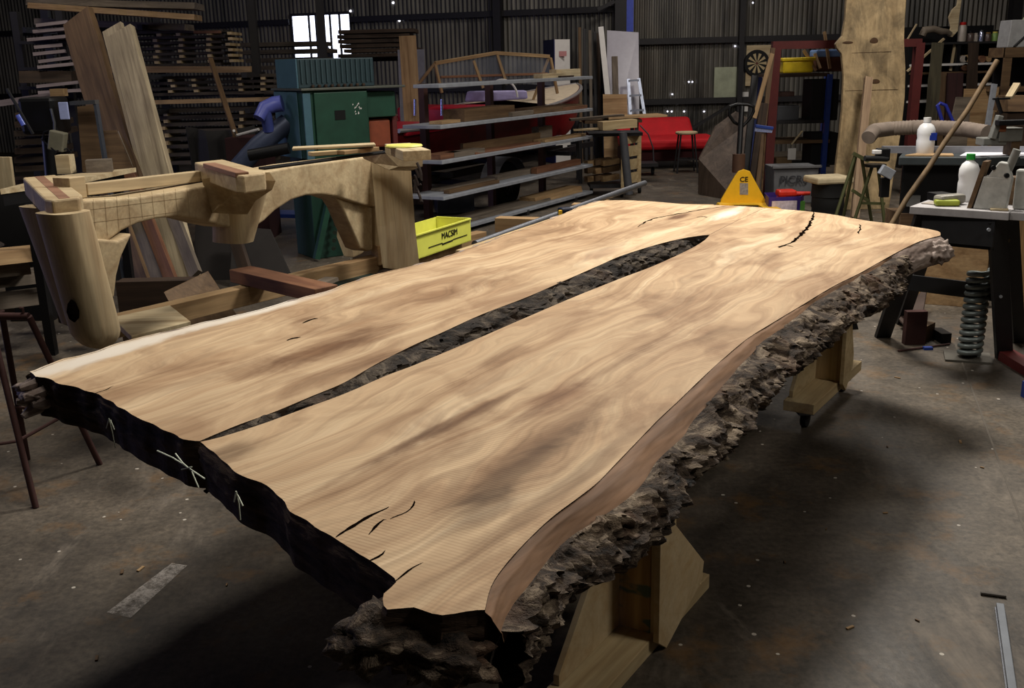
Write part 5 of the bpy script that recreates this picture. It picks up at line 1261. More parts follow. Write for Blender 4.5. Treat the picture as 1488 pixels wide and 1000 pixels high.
p = pY(1155, 106, 12.9); MB().prism([p + V((-.19, -.14, 0)), p + V((.19, -.14, 0)), p + V((.19, .14, 0)), p + V((-.19, .14, 0))], V((0, 0, .15))).build('tub', plain('tub_yellow', (226, 196, 30), .45), yt, bev=.02)
MB().box(p + V((0, 0, .165)), (.42, .32, .04)).build('lid', plain('tub_yellow2', (240, 210, 40), .4), yt, bev=.01)
bt2 = thing('blue_container', 'blue and brown tub partly hidden by the tall slab on the blue rack', 'tub', pY(1205, 106, 12.95))
p = pY(1205, 104, 13.0); MB().box(p + V((0, 0, .09)), (.42, .3, .18)).build('tub', plain('brown_tub', (92, 54, 34), .5), bt2, bev=.02); MB().box(p + V((0, 0, .22)), (.44, .3, .09)).build('lid', plain('pale_blue_lid', (110, 140, 190), .4), bt2, bev=.02)
for k, (x0_, y0_, x1_, y1_) in enumerate(((1168, 73, 1186, 103), (1198, 46, 1206, 100), (1184, 78, 1192, 100))):
    board('thin stick poking up on the blue rack, %s' % ['left sloping one', 'tallest one', 'middle short one'][k], pY(x1_, y1_, 12.75), pY(x0_, y0_, 12.85), .035, .03, W_TAN, name='timber_stick', cat='stick', up=(0, 1, 0))
onrack(1190, 174, 12.95, (.34, .4, .5), 'dark_carton', 'black carton on the upper inside shelf of the blue rack', 'carton', RUBBER)
onrack(1140, 174, 13.0, (.28, .3, .18), 'tool_case', 'grey case at the left of the blue rack upper shelf', 'case', plain('case_grey', (70, 72, 76), .6))
onrack(1140, 140, 13.05, (.2, .2, .06), 'card_box', 'flat pinkish box on the grey case in the blue rack', 'box', plain('pinkish_box', (110, 84, 76), .7))
onrack(1190, 238, 12.95, (.34, .4, .4), 'dark_carton', 'black carton on the lower inside shelf of the blue rack', 'carton', RUBBER)
onrack(1150, 232, 12.65, (.1, .02, .14), 'paper_tag', 'small white paper tag standing in the lower blue rack', 'paper', WHITE, 0)
onrack(1136, 240, 12.75, (.2, .2, .1), 'card_box', 'small brown box left of the white paper tag', 'box', plain('card_brown', (96, 76, 50), .8))
board('short pale stick leaning inside the lower blue rack', pY(1150, 210, 12.66), pY(1166, 190, 12.66), .02, .02, W_PALE, name='timber_stick', cat='stick')
# cluster left of the red frame: leaning boards, brushes
board('long brown board leaning on the red frame post', V((pY(1098, 280, 11.6).x, 11.6, 0)), pY(1123, 70, 12.1), .05, .04, W_BROWN, name='timber_board', cat='board', up=(0, 1, 0))
board('tan curved lath leaning in front of the red frame', pY(1096, 172, 11.6), pY(1122, 78, 11.9), .05, .02, W_TAN, name='timber_lath', cat='lath', up=(0, 1, 0))
board('black plank leaning between the pallet jack and red frame', V((pY(1080, 280, 11.7).x, 11.7, 0)), pY(1097, 110, 12.1), .08, .04, BLACK, name='black_plank', cat='plank', up=(0, 1, 0))
board('second dark plank leaning left of the brown board', V((pY(1090, 280, 11.65).x, 11.65, 0)), pY(1110, 150, 11.9), .1, .04, W_DARK, name='timber_plank', cat='plank', up=(0, 1, 0))
board('navy blue board leaning behind the tan lath', V((pY(1085, 262, 12.3).x, 12.3, 0)), pY(1102, 112, 12.5), .1, .03, plain('navy_board', (26, 40, 96), .5), name='blue_board', cat='board', up=(0, 1, 0))
br = thing('broom', 'blue broom head turned upward beside the red frame', 'broom', V((pY(1108, 290, 11.4).x, 11.4, 0)))
p = pY(1113, 184, 11.4); MB().beam(p + V((-.12, 0, .01)), p + V((.08, 0, -.02)), .05, .035).build('head', BLUE, br, bev=.006)
bs = MB()
for k in range(14): bs.beam(p + V((-.115 + k * .014, 0, -.005 - k * .0015)), p + V((-.12 + k * .014, 0, -.05 - k * .0015)), .01, .03, up=(0, 1, 0))
bs.build('bristles', plain('pale_bristle', (150, 160, 200), .8), br)
MB().tube([p + V((0, .01, .0)), V((pY(1106, 290, 11.5).x, 11.5, 0))], .012, 8).build('handle', W_BROWN, br)
# dartboard
db = thing('dartboard', 'dartboard on a pale backing board on the back wall', 'dartboard', pY(1100, 92, WR - .1))
p = pY(1099, 92, WR - .06); bw_ = 17.
a = pY(1085, 66, WR - .05); b = pY(1119, 124, WR - .05)
MB().box(((a.x + b.x) / 2, WR - .05, (a.z + b.z) / 2), (b.x - a.x, .02, a.z - b.z)).build('backing_board', W_PALE, db)
Rx = M.Rotation(pi / 2, 3, 'X')
MB().lathe(p, [(.225, 0), (.23, .02), (.22, .04), (.001, .04)], 40, R=Rx).build('surround', RUBBER, db)
for par, mt in ((0, plain('dart_cream', (190, 170, 130), .8)), (1, plain('dart_black', (22, 22, 20), .8))):
    w_ = MB()
    for k in range(20):
        if k % 2 != par: continue
        a0_, a1_ = [2 * pi * (k + s_) / 20 for s_ in (-.5, .5)]; y = -.043
        q = [V((cos(t) * r, y, sin(t) * r)) + p for t, r in ((a0_, .02), (a1_, .02), (a1_, .17), (a0_, .17))]; w_.prism(q, V((0, -.002, 0)))
    w_.build('segments', mt, db)
MB().lathe(p + V((0, -.045, 0)), [(.02, 0), (.001, .003)], 12, R=Rx).build('bullseye', RED, db)
tag(MB().box(pY(1079, 148, WR - .04), (.2, .01, .34)).build('paper_notice', WHITE), 'white paper notice on the back wall below the dartboard', 'paper')
# ================================================================ RIGHT BACK SHELVES
ws = thing('wall_shelving', 'dark wall shelving with white-edged shelves behind the workbenches', 'shelving', (pY(1400, 200, 15.2).x, 15.2, 0))
Ys = 15.0; xa = pY(1322, 100, Ys).x; xb = pY(1462, 100, Ys).x
for (y, m_2) in ((61, DK), (92, WHITE), (104, W_BROWN), (122, WHITE), (145, WHITE), (175, DK)):
    z = pY(1390, y, Ys).z; MB().prism([V((xa, Ys, z)), V((xb, Ys, z)), V((xb, Ys + .5, z)), V((xa, Ys + .5, z))], V((0, 0, -.03))).build('shelf', m_2, ws)
for x in (xa, (xa + xb) / 2, xb): MB().beam((x, Ys + .25, 0), (x, Ys + .25, pY(1390, 61, Ys).z), .05, .45, up=(0, 1, 0)).build('upright', BLACK, ws)
MB().box(((xa + xb) / 2, Ys + .52, 1.0), (xb - xa, .02, 2.05)).build('back_panel', BLACK, ws)
def jar(x, y, r, h, body, lid, label, name='jar', cat='jar', Y=None, taper=1.0):
    Y = Y or Ys + .15; p = pY(x, y, Y); t = thing(name, label, cat, p)
    MB().lathe(p, [(r * .95, 0), (r, .01), (r * taper, h * .75), (r * taper * .8, h * .85)], 16).build('body', body, t)
    MB().lathe(p + V((0, 0, h * .85)), [(r * .7 * taper, 0), (r * .75 * taper, .005), (r * .75 * taper, h * .15)], 16).build('lid', lid, t)
    return t
GJ = plain('brown_glass_jar', (84, 70, 64), .3); PJ = plain('pale_jar', (170, 160, 150), .4)
TZ = 60.5
jar(1397, TZ, .06, .27, PJ, plain('red_cap', (180, 30, 24), .4), 'tall pale bottle with red cap on the top wall shelf', 'bottle', 'bottle')
jar(1409, TZ, .055, .14, GJ, BLACK, 'brown jar right of the red-capped bottle')
jar(1417, TZ, .035, .12, PJ, PJ, 'small pale jar in the middle of the top wall shelf')
jar(1425, TZ, .03, .16, plain('bright_tin', (215, 220, 250), .15, .8), STEEL, 'shiny silver can on the top wall shelf', 'spray_can', 'can')
jar(1435, TZ, .045, .13, GJ, plain('brass_cap', (130, 100, 60), .4), 'dark jar right of the shiny silver can')
jar(1445, TZ, .045, .14, plain('green_label', (120, 150, 80), .5), plain('yellow_cap', (200, 190, 90), .5), 'green-labelled jar on the top wall shelf')
jar(1455, TZ, .045, .15, plain('mustard_jar', (170, 140, 70), .5), plain('orange_cap', (150, 90, 40), .5), 'mustard-coloured jar at the right end of the top wall shelf')
random.seed(5)
for k, (x, y, r) in enumerate([(1402, 90, .05), (1410, 90, .045), (1423, 91, .05), (1432, 90, .04), (1396, 91, .05), (1398, 103, .05)]):
    p = pY(x, y, Ys + .1); tag(MB().lathe(p + V((0, 0, r)), [(r * .6, -.1), (r, -.1), (r, .1), (r * .6, .1)], 14, R=M.Rotation(pi / 2, 3, 'X')).build('rolled_item', [W_TAN, PJ, W_RED][k % 3]), 'round item end stored on the wall shelving, %s' % ['left of the centre post', 'grey one beside the centre post', 'orange-brown one', 'small grey one', 'leftmost pale one', 'reddish one on the brown shelf'][k], 'roll')
# arch-shaped slab and twisted branch on the shelves
tag(MB().prism([pY(1393, -4, 15.1), pY(1398, -4, 15.1), pY(1394, 25, 15.1), pY(1392, 45, 15.1), pY(1384, 54, 15.1), pY(1378, 52, 15.1), pY(1382, 40, 15.1), pY(1379, 25, 15.1), pY(1384, 14, 15.1), pY(1391, 8, 15.1)], V((0, .04, 0))).build('carved_offcut', W_PALE, bev=.004), 'pale curved live-edge offcut standing on the wall shelf', 'offcut')
tag(MB().tube([pY(x, y, 15.1) for x, y in ((1340, 52), (1344, 44), (1356, 42), (1368, 46), (1376, 46), (1382, 50))], [.05, .06, .05, .05, .04, .03], 10).build('driftwood_branch', W_GREY), 'twisted grey branch lying on the top wall shelf', 'branch')
board('light stick leaning left of the branch on the wall shelf', pY(1317, 60, 15.05), pY(1332, 35, 15.05), .03, .02, W_PALE, name='timber_stick', cat='stick')
board('pale stick leaning across the top of the wall shelving', pY(1318, 104, 15.0), pY(1372, 56, 15.0), .035, .03, W_PALE, name='timber_stick', cat='stick')
board('narrow pale lath crossing the middle wall shelves', pY(1381, 103, 15.1), pY(1388, 62, 15.1), .04, .02, W_PALE, name='timber_lath', cat='lath', up=(0, 1, 0))
def upr(label, x0_, y0_, x1_, Y, w, mat, name='timber_board', cat='board', t=.04, wob=0):
    a = pY(x0_, y0_, Y + .15); b = V((pY(x1_, 230, Y).x, Y, 0)); return board(label, b, a, w, t, mat, name=name, cat=cat, up=(0, 1, 0), wob=wob, bev=.002 if not wob else 0)
DG = wood('grey_green_slab', (92, 86, 66), (62, 56, 44))
upr('dark grey-green live-edge board standing right of the tall slab', 1362, 62, 1347, 14.2, .17, DG, wob=.015)
upr('second grey-green rounded board standing at the wall shelving', 1414, 62, 1408, 14.3, .15, W_DARK, wob=.015)
upr('orange-brown plank standing between the two grey-green boards', 1371, 106, 1368, 14.3, .1, W_BROWN)
upr('wide dark maroon panel standing before the wall shelving', 1388, 106, 1383, 14.2, .22, wood('maroon', (66, 38, 38), (44, 26, 26)), name='wood_sheet', cat='panel')
sheet('plywood_sheet', 'tall tan plywood sheet behind the hose, right one', 'sheet', ((1402, 129), (1442, 129), 1400, 1440), 13.2, 13.4, .03, W_TAN)
sheet('plywood_sheet', 'lower greyish plywood sheet behind the hose, left one', 'sheet', ((1390, 141), (1412, 141), 1368, 1406), 12.9, 13.1, .03, W_GREY)
sheet('plywood_sheet', 'orange-tan sheet at the right of the galvanised rail', 'sheet', ((1446, 127), (1452, 127), 1432, 1446), 12.8, 13.0, .03, W_TAN)
board('galvanised rail leaning against the plywood sheets', V((pY(1425, 230, 12.6).x, 12.6, 0)), pY(1445, 122, 12.8), .07, .03, GALV, name='steel_rail', cat='rail', up=(0, 1, 0))
tag(MB().tube([pY(x, y, 12.4) for x, y in ((1371, 182), (1362, 153), (1366, 150), (1374, 153), (1387, 182))], .022, 10).build('blue_hoop', plain('blue_loop', (50, 60, 170), .35)), 'blue plastic loop hanging behind the grey hose', 'hoop')
# box stack on the right with white machine on it
cbx = thing('cabinet', 'tan open cupboard at the right edge with a white machine on it', 'cupboard', (pY(1475, 200, 13.2).x, 13.2, 0))
z1_ = pY(1470, 69, 13.0).z; z0_ = pY(1470, 128, 13.0).z; xL = pY(1457, 100, 13.0).x
MB().beam((xL + .05, 13.0, 0), (xL + .05, 13.0, z1_), .1, .03, up=(0, 1, 0)).build('side', W_BROWN, cbx); MB().box((xL + .5, 13.2, z1_ - .06), (1.0, .45, .12)).build('top', W_BROWN, cbx)
MB().box((xL + .5, 13.3, z0_ - .02), (1.0, .45, .06)).build('shelf', W_BROWN, cbx); MB().box((xL + .55, 13.45, z1_ / 2), (.9, .04, z1_ - .05)).build('back', BLACK, cbx)
wmx = thing('thicknesser', 'white-grey machine housing on the tan cupboard at the right edge', 'machine', (xL + .25, 13.2, z1_))
MB().prism([V((xL + .03, 13.0, z1_)), V((xL + .6, 13.0, z1_)), V((xL + .6, 13.0, z1_ + .2)), V((xL + .22, 13.0, z1_ + .33)), V((xL + .05, 13.0, z1_ + .33))], V((0, .3, 0))).build('housing', plain('white_housing', (160, 160, 160), .5), wmx, bev=.01)
MB().tube([V((xL + .1, 12.98, z1_ + .01)), V((xL + .3, 12.98, z1_ + .2)), V((xL + .5, 12.98, z1_ + .3))], .012, 8).build('cable', BLACK, wmx)
MB().lathe(V((xL + .38, 13.1, z1_ + .3)), [(.1, 0), (.14, .03), (.1, .1), (.02, .13)], 18).build('knob_cover', plain('olive_cover', (180, 186, 150), .5), wmx)
# ================================================================ WORKBENCHES
KG = plain('dark_grey_machine', (62, 68, 70), .45, .3)
rbn = thing('table_saw', 'dark grey table saw bench with hose behind it at the right', 'table saw', (3.4, 7.6, 0))
zr = .95; a = pz(1306, 228, zr); b = a + V((1.25, -.42, 0)); bv = V((.35, .75, 0))
MB().prism([a, b, b + bv, a + bv], V((0, 0, -.06))).build('table', KG, rbn, bev=.008)
MB().prism([a + V((.06, .08, -.06)), b + V((0, .08, -.06)), b + bv * .8, a + bv * .8 + V((.06, 0, -.06))], V((0, 0, -.70))).build('cabinet', BLACK, rbn, bev=.01)
c = a + V((.15, .05, -.32)); MB().box(c, (.09, .02, .08), rz=-.3).build('switch_plate', plain('pale_grey_switch', (110, 110, 108), .5), rbn)
MB().lathe(c + V((.05, -.03, -.12)), [(.03, -.01), (.045, 0), (.03, .02)], 16, R=Rx).build('stop_button', plain('stop_red', (190, 30, 24), .4), rbn)
MB().prism([a + V((.0, .3, 0)), b + V((0, .3, 0)), b + V((0, .34, 0)), a + V((0, .34, 0))], V((0, 0, .05))).build('fence', plain('aluminium_fence', (150, 150, 156), .4, .5), rbn)
def on_saw(u, v, z=0): return a + (b - a) * u + bv * v + V((0, 0, z))
tag(MB().prism([on_saw(.3, .03, .004), on_saw(.78, .03, .004), on_saw(.76, .8, .004), on_saw(.36, .78, .004)], V((0, 0, .006))).build('paper_sheet', plain('white_paper', (225, 225, 232), .7, var=.05)), 'white papers spread on the table saw', 'paper')
tag(MB().prism([on_saw(.62, .05, .014), on_saw(.82, .04, .014), on_saw(.8, .4, .014), on_saw(.66, .42, .014)], V((0, 0, .05))).build('white_bag', plain('white_bag', (215, 215, 222), .6)), 'crumpled white packet at the right on the table saw', 'packet')
tag(MB().prism([on_saw(.03, .04, .002), on_saw(.27, .04, .002), on_saw(.26, .2, .002), on_saw(.08, .2, .002)], V((0, 0, .01))).build('cardboard_scrap', plain('tan_card', (176, 144, 104), .8)), 'tan cardboard scraps on the left of the table saw', 'cardboard')
jb = on_saw(.12, .22, 0)
def bottle(label, p, h, r, cap, lab=None, name='bottle'):
    t = thing(name, label, 'bottle', p); BW = plain('milky_plastic', (216, 216, 216), .35, var=.06)
    bb_ = MB().lathe(p, [(r * .85, 0), (r, .012), (r, h * .38), (r * .93, h * .45), (r, h * .55), (r * .98, h * .68), (r * .75, h * .79), (r * .36, h * .86), (r * .36, h * .9)], 24).build('body', BW, t)
    MB().lathe(p + V((0, 0, h * .88)), [(r * .42, 0), (r * .42, h * .12)], 16).build('cap', cap, t)
    if lab: MB().box(p + V((r * .45, -r * .93, h * .5)), (r * .8, .006, h * .2)).build('label', lab, bb_)
    return t
bottle('white plastic bottle with blue label on the table saw', jb, .26, .062, WHITE, plain('blue_label', (20, 50, 150), .5))
# hose
hp = [pY(x, y, Y) for x, y, Y in ((1262, 200, 8.6), (1270, 190, 8.7), (1295, 187, 8.8), (1330, 185, 8.7), (1370, 186, 8.5), (1405, 188, 8.3), (1438, 194, 8.0))]
hs = MB(); pts = []
for i in range(len(hp) - 1):
    for k in range(14): pts.append(hp[i].lerp(hp[i + 1], k / 14))
hs.tube(pts, [.058 + .005 * (i % 2) for i in range(len(pts))], 16); tag(hs.build('dust_hose', plain('grey_hose', (136, 122, 110), .8)), 'thick grey ribbed dust hose curving behind the table saw', 'hose')
# clamp / router on left end of saw
cm = thing('clamp', 'black clamp with steel jaw fixed to the left end of the table saw', 'clamp', on_saw(-.05, .1, 0))
q = on_saw(-.08, .06, -.02)
MB().tube([q + V((-.14, -.02, .01)), q + V((.03, .0, .0))], .02, 12).build('handle', RUBBER, cm)
MB().box(q + V((.0, .02, .03)), (.09, .07, .09)).build('body', BLACK, cm, bev=.01); MB().box(q + V((-.05, .0, .05)), (.06, .04, .03)).build('knob', WHITE, cm, bev=.006)
MB().box(q + V((.02, -.03, -.09)), (.1, .05, .07), R=M.Rotation(.5, 3, 'Y')).build('jaw', GALV, cm, bev=.004); MB().box(q + V((.02, -.01, -.2)), (.06, .05, .14)).build('bracket', BLACK, cm, bev=.004)
# grey router table assembly to the right
rq = thing('radial_saw', 'grey overhead saw assembly at the right end of the table saw', 'saw', pY(1450, 215, 6.9))
def rbx(x, y, Y, sz, mat, name, rz=0, R=None): MB().box(pY(x, y, Y), sz, rz=rz, R=R).build(name, mat, rq, bev=.006)
MG = plain('machine_light_grey', (128, 128, 122), .5, .2)
rbx(1440, 205, 6.9, (.16, .12, .05), MG, 'bracket'); rbx(1462, 195, 6.9, (.16, .14, .09), MG, 'gearbox'); rbx(1447, 185, 6.85, (.04, .05, .16), MG, 'arm', R=M.Rotation(.25, 3, 'Y'))
rbx(1470, 178, 6.8, (.2, .06, .035), BLACK, 'motor_bar'); rbx(1455, 186, 6.85, (.05, .05, .05), plain('rust_gear', (140, 84, 54), .6), 'gear')
MB().tube([pY(1448, 142, 6.95), pY(1455, 165, 6.95)], .014, 8).build('clamp_screw', BLACK, rq); MB().beam(pY(1443, 144, 6.95), pY(1467, 143, 6.95), .02, .012).build('t_bar', BLACK, rq)
rbx(1458, 233, 6.6, (.2, .05, .05), KG, 'rail'); rbx(1470, 212, 6.9, (.06, .12, .12), W_BROWN, 'wood_block')
board('short pale stick standing behind the overhead saw', pY(1466, 142, 9.0), pY(1478, 122, 9.1), .06, .03, W_PALE, name='timber_stick', cat='stick')
q = pY(1482, 160, 9.6); tag(MB().box((q.x, 9.6, (q.z - .02) / 2), (.35, .25, q.z - .02)).build('support_block', W_DARK), 'dark upright block under the rough brown slab offcut at right', 'block')
board('rough brown slab offcut lying behind the overhead saw', pY(1455, 150, 9.6), pY(1510, 150, 9.6), .3, .14, W_BROWN, name='timber_block', cat='block', wob=.02)
# front bench
fb = thing('workbench', 'grey-topped workbench on splayed black steel legs at the right', 'workbench', (2.6, 5.6, 0))
zf = .88; A2 = pz(1322, 300, zf); B2 = pz(1466, 309, zf); ux = (B2 - A2).normalized(); vx = V((-ux.y, ux.x, 0))
BT = plain('grey_plywood_top', (172, 168, 168), .6, var=.3)
C2 = A2 + vx * .42 + V((.02, 0, 0)); D2 = B2 + vx * .42
MB().prism([A2, B2, D2, C2], V((0, 0, -.04))).build('bench_top', BT, fb, bev=.003)
MB().prism([B2 + ux * .002 + vx * .02, B2 + ux * .9 + vx * .02, B2 + ux * .9 + vx * .42, B2 + ux * .002 + vx * .42], V((0, 0, -.04))).build('bench_extension', BT, fb, bev=.003)
LG = plain('worn_black_steel', (44, 44, 46), .55, .3)
f1 = pz(1275, 490, 0) + V((.03, 0, 0)); f2 = pz(1459, 520, 0)
t1 = A2 + ux * .06 + vx * .06 + V((0, 0, -.04)); t2 = B2 - ux * .06 + vx * .04 + V((0, 0, -.04))
MB().beam(f1, t1, .09, .03, up=(0, 1, 0)).build('leg', LG, fb); MB().beam(f2, t2, .09, .03, up=(0, 1, 0)).build('leg', LG, fb)
MB().beam(f1 + vx * .38, t1 + vx * .32, .07, .03, up=(0, 1, 0)).build('leg', LG, fb); MB().beam(f2 + vx * .38, t2 + vx * .32, .07, .03, up=(0, 1, 0)).build('leg', LG, fb)
MB().beam(t1 + V((0, 0, -.07)) - vx * .02, t2 + V((0, 0, -.07)) - vx * .02, .02, .14).build('apron', LG, fb)
k1 = f1.lerp(t1, .45); k2 = f2.lerp(t2, .45); MB().beam(k1 + vx * .12, k2 + vx * .12, .015, .09).build('cross_bar', LG, fb)
MB().beam(t1 + V((0, 0, -.16)) + vx * .2, t2 + V((0, 0, -.16)) + vx * .2, .3, .02).build('under_shelf', BLACK, fb)
bo2 = MB()
for q in (k1 + V((0, 0, .02)), k1 + V((0, 0, -.03)), k2 + V((0, 0, .02)), t1 + V((.05, 0, -.06)), t2 + V((-.03, 0, -.05))): bo2.lathe(q - vx * .03, [(.009, 0), (.009, .01)], 10, R=Rx)
bo2.build('bolts', GALV, fb)
def onb(u, v, z=0): return A2 + ux * u + vx * v + V((0, 0, z))
bL_ = (B2 - A2).length
bottle('white plastic bottle with green cap on the grey workbench', onb(bL_ * .42, .33), .25, .052, plain('green_cap', (30, 150, 50), .4), None)
sd_ = thing('sanding_block', 'yellow-green sanding tool lying on the grey workbench', 'sander', onb(bL_ * .33, .1))
MB().box(onb(bL_ * .33, .1, .018), (.12, .06, .03), rz=-.2).build('pad', plain('lime_plastic', (150, 160, 50), .5), sd_, bev=.01); MB().box(onb(bL_ * .33, .15, .03), (.16, .07, .05), rz=.3).build('hood', plain('clear_grey', (150, 146, 136), .3), sd_, bev=.015)
tag(MB().box(onb(bL_ * .16, .3, .02), (.09, .12, .04), rz=.2).build('small_tray', BLACK), 'small dark tray on the left end of the grey workbench', 'tray')
tag(MB().prism([onb(bL_ * .05, .12, .001), onb(bL_ * .2, .1, .001), onb(bL_ * .4, .35, .001), onb(bL_ * .2, .36, .001)], V((0, 0, .004))).build('dusty_paper', plain('dusty_paper', (160, 150, 138), .9)), 'dusty sheet of paper on the grey workbench', 'paper')
jg = thing('router_jig', 'grey steel dovetail jig standing on the grey workbench', 'jig', onb(bL_ * .68, .12))
JG = plain('light_cast_grey', (186, 186, 180), .5, .1, var=.35, scale=20)
q = onb(bL_ * .62, .06, 0)
MB().prism([q, q + ux * .15 + V((0, 0, .0)), q + ux * .165 + V((0, 0, .165)), q + ux * .035 + V((0, 0, .165))], vx * .06).build('plate', JG, jg, bev=.004)
MB().prism([q - ux * .03, q - ux * .008, q + ux * .05 + V((0, 0, .24)), q + ux * .025 + V((0, 0, .24))], vx * .07).build('timber_fence', W_BROWN, jg, bev=.002)
MB().prism([q + ux * .05 + V((0, 0, .16)), q + ux * .165 + V((0, 0, .16)), q + ux * .14 + V((0, 0, .235)), q + ux * .1 + V((0, 0, .24))], vx * .05).build('casting', JG, jg, bev=.006)
MB().tube([q + ux * .14 + vx * .03 + V((0, 0, .2)), q + ux * .17 + vx * .03 + V((0, 0, .3))], .02, 12).build('arm', MG, jg)
for d_ in ((.075, .21), (.14, .175)): MB().lathe(q + ux * d_[0] - vx * .002 + V((0, 0, d_[1])), [(.012, -.004), (.012, .008)], 12, R=Rx).build('knob', BLACK, jg)
MB().prism([q + ux * .17 + vx * .06, q + ux * .27 + vx * .06, q + ux * .28 + vx * .06 + V((0, 0, .2)), q + ux * .17 + vx * .06 + V((0, 0, .2))], vx * .05).build('second_plate', JG, jg, bev=.01)
for (x0_, y0_, x1_, y1_, w_) in ((1448, 275, 1510, 279, 'upper'), (1432, 285, 1510, 291, 'lower')):
    tag(MB().tube([pz(x0_, y0_, zf + .02), pz(x1_, y1_, zf + .02)], .009, 10).build('steel_rod', plain('bright_rod', (190, 192, 196), .2, .9)), 'bright steel rod lying on the workbench, %s of the two' % w_, 'rod')
tag(MB().beam(onb(bL_ * .8, .04, .006), onb(bL_ * .97, .06, .006), .04, .01).build('wood_chip', W_PALE, bev=.003), 'thin pale wood chip at the front of the grey workbench', 'offcut')
tag(MB().box(onb(bL_ * .95, .35, .07), (.18, .1, .14), rz=-.3).build('timber_block', W_BROWN), 'brown block behind the steel rods on the workbench', 'block')
tag(MB().box(onb(bL_ * 1.25, .33, .07), (.2, .14, .13), rz=-.3).build('dark_bag', plain('dark_blue_grey', (58, 62, 72), .7), bev=.02), 'dark grey bag at the right edge of the workbench', 'bag')
# leaning pole
tag(MB().tube([pY(1449, 88, 6.6), pY(1406, 160, 6.5), pY(1372, 208, 6.42), pY(1350, 243, 6.37), pY(1318, 288, 6.3), pY(1298, 322, 6.26), pz(1206, 470, 0)], .017, 12).build('wooden_pole', wood('pole', (120, 98, 70), (84, 66, 46), axis=2)), 'long brown pole leaning across the table saw bench', 'pole')
# plywood under and beside the bench
sheet_ = MB().prism([V((2.55, 6.75, 0)), V((3.15, 6.45, 0)), V((3.15, 6.45, .42)), V((2.55, 6.75, .42))], V((.02, .03, 0)))
tag(sheet_.build('plywood_box', W_TAN, bev=.003), 'plywood panel standing on the floor behind the bench legs', 'panel')
a = pz(1462, 462, 0); tag(MB().prism([a, a + V((.9, -.45, 0)), a + V((.9, -.45, .78)), a + V((0, 0, .78))], V((.03, .05, 0))).build('plywood_sheet', wood('ply_dark', (150, 118, 76), (120, 92, 58), axis=2)), 'big plywood panel standing at the right edge below the bench', 'panel')
a = pY(1300, 330, 7.3); tag(MB().box((a.x + .12, 7.3, .27), (.28, .3, .54)).build('timber_carcass', W_BROWN), 'tan timber carcass below the left end of the table saw', 'carcass')
# steel spring on plate
spg = thing('coil_spring', 'tall grey steel coil spring standing on a flat plate', 'spring', pz(1405, 520, 0))
b0_ = pz(1408, 522, 0) + V((0, 0, .012)); tpz = V((b0_.x + .02, b0_.y + .12, 0)); 
ztop = pY(1424, 396, b0_.y + .05).z; topc = pY(1424, 396, b0_.y + .05); cc = []
turns = 13; N_ = turns * 20
for i in range(N_ + 1):
    f_ = i / N_; c = b0_.lerp(topc, f_) + V((0, 0, .012)); an = f_ * turns * 2 * pi; cc.append(c + V((cos(an) * .053, sin(an) * .053, 0)))
MB().tube(cc, .0148, 10).build('coil', plain('spring_grey', (120, 128, 126), .4, .5), spg)
MB().box(b0_ + V((0, .02, -.006)), (.24, .2, .012), rz=-.35).build('base_plate', plain('plate_grey', (96, 92, 84), .6, .3), spg)
# scraps under the bench
scp = [((1335, 505), .12, .05, .2, 'upright rusty angle scrap'), ((1350, 500), .16, .06, .1, 'short brown scrap block'), ((1375, 500), .14, .06, .06, 'dark bent scrap'), ((1325, 470), .1, .08, .05, 'flat dark triangular scrap')]
for k, ((x, y), l_, w_, h_, lab) in enumerate(scp):
    p = pz(x, y, 0) + V((0, .08, 0)); tag(MB().box(p + V((0, 0, h_ / 2)), (l_, w_, h_), rz=k * .8).build('metal_scrap', [RUST, W_BROWN, BLACK, BLACK][k]), lab + ' in the heap beneath the workbench', 'scrap', 'scraps heaped beneath the workbench')
tag(MB().prism([pz(1306, 478, 0) + V((0, 0, .05)), pz(1332, 458, 0) + V((0, 0, .12)), pz(1345, 452, 0) + V((0, 0, .16)), pz(1335, 497, 0) + V((0, 0, .0))], V((.0, .01, .012))).build('metal_scrap', plain('rust_plate', (66, 50, 42), .8)), 'dark tilted steel plate in the heap beneath the workbench', 'scrap')
sv = MB(); p = pz(1340, 440, 0) + V((0, .1, 0)); sv.lathe(p, [(.05, 0), (.05, .04), (.02, .06), (.02, .13), (.045, .14), (.045, .17)], 14); tag(sv.build('screw_jack', BLACK), 'small dark screw jack in the scrap heap', 'jack')
tag(MB().tube([pz(1305, 510, .008), pz(1380, 500, .008)], .006, 8).build('iron_rod', RUST), 'thin rusty rod lying before the scrap heap', 'rod')
tag(MB().box(pz(1348, 508, 0) + V((0, 0, .008)), (.05, .03, .016)).build('blue_clip', BLUE), 'tiny blue clip on the floor by the rusty rod', 'clip')
p = pz(1470, 528, 0); tag(MB().prism([pz(1450, 523, 0), pz(1460, 514, 0), pz(1520, 548, 0), pz(1510, 560, 0)], V((0, 0, .05))).build('steel_channel', RED), 'dark red steel channel lying on the floor at the right edge', 'channel')
tag(MB().box(pz(1488, 578, 0) + V((.02, 0, .04)), (.05, .05, .08)).build('blue_bracket', BLUE), 'small blue and steel bracket on the floor at the right edge', 'bracket')
yt2 = thing('hand_broom', 'yellow and black hand tool on the floor behind the casters trestle', 'tool', pz(1240, 470, 0))
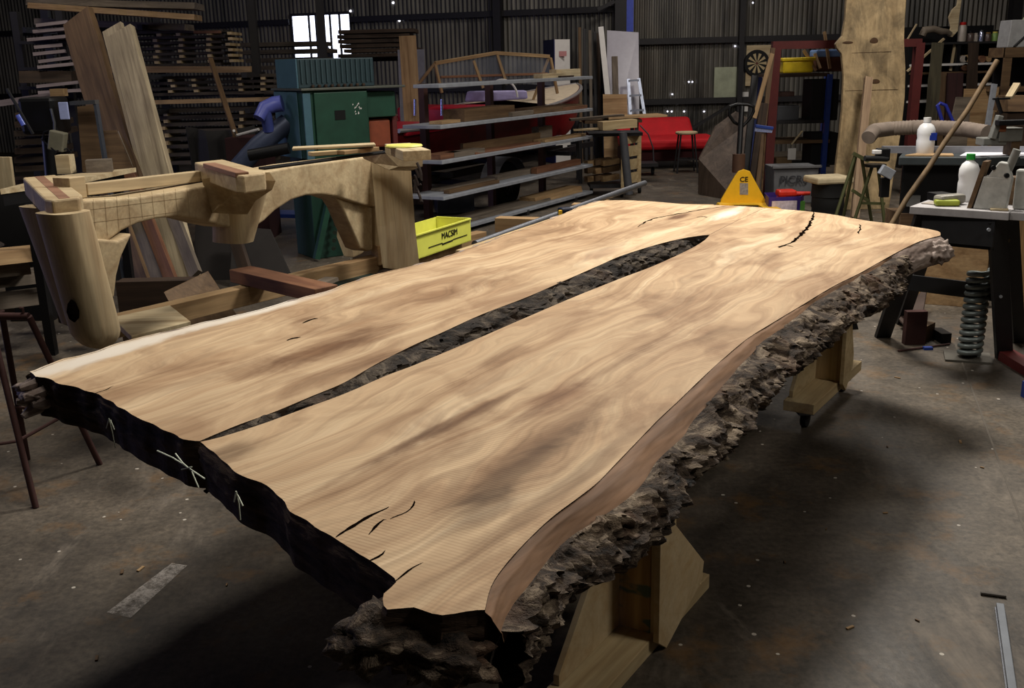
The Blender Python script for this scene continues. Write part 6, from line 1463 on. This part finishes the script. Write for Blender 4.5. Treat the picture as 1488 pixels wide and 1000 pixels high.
p = pz(1240, 482, 0) + V((0, .05, 0)); MB().prism([p + V((-.04, 0, 0)), p + V((.05, 0, 0)), p + V((.01, 0, .12)), p + V((-.03, 0, .12))], V((0, .05, 0))).build('brush', BLACK, yt2); MB().tube([p + V((-.01, .02, .1)), p + V((-.05, .03, .22))], .018, 10).build('handle', YELLOW, yt2)
# floor litter
fbm = thing('steel_bar', 'square grey steel bar on the floor at the lower right', 'steel bar', pz(1462, 940, 0))
a = pz(1453, 881, .012); b = pz(1476, 1040, .012); MB().beam(a, b, .022, .022).build('bar', plain('bar_grey', (112, 116, 122), .5, .3), fbm, bev=.002)
MB().beam(a + V((0, 0, -.008)), b + V((0, 0, -.008)), .028, .006).build('lip', STEEL, fbm)
tag(MB().tube([pz(1425, 862, .006), pz(1462, 867, .006)], .006, 8).build('bolt', plain('dull_bolt', (90, 84, 78), .5, .4)), 'small dull bolt on the floor above the steel bar', 'bolt')
rnd = random.Random(4)
for k, (x, y) in enumerate([(1290, 650), (1430, 680), (1245, 530), (1300, 548), (1140, 815), (1290, 745), (1200, 770), (200, 830), (178, 828), (330, 848), (140, 960), (1395, 640), (1330, 900), (1240, 910)]):
    p = pz(x, y, .003); a_ = rnd.uniform(0, 6); l_ = rnd.uniform(.012, .035)
    tag(MB().beam(p, p + V((cos(a_) * l_, sin(a_) * l_, 0)), l_ * .3, .004).build('wood_shaving', W_TAN if k % 2 else W_BROWN), 'tiny wood shaving lying loose on the concrete floor', 'shaving', 'wood shavings on the floor')
# white worn paint bar on the floor
PW = NT('worn_white_paint'); n1 = PW.noise(PW.map((14, 14, 14)), 1, 9, .85); PW.b.inputs['Base Color'].default_value = lin((176, 168, 160)); PW.set(.8)
PW.l(PW.ramp(n1, [(.4, g(0)), (.56, g(.75))]), PW.b.inputs['Alpha'])
o = MB().add([pz(155, 890, .002), pz(190, 898, .002), pz(272, 822, .002), pz(250, 818, .002)], [(0, 1, 2, 3)]).build('floor_marking', PW.m); tag(o, 'worn white painted bar on the concrete floor at lower left', 'marking')
JT = plain('floor_joint', (96, 88, 78), .8)
struct(MB().beam(pz(1388, 500, .0005), pz(1500, 800, .0005), .008, .001).build('trim_floor_joint', JT))
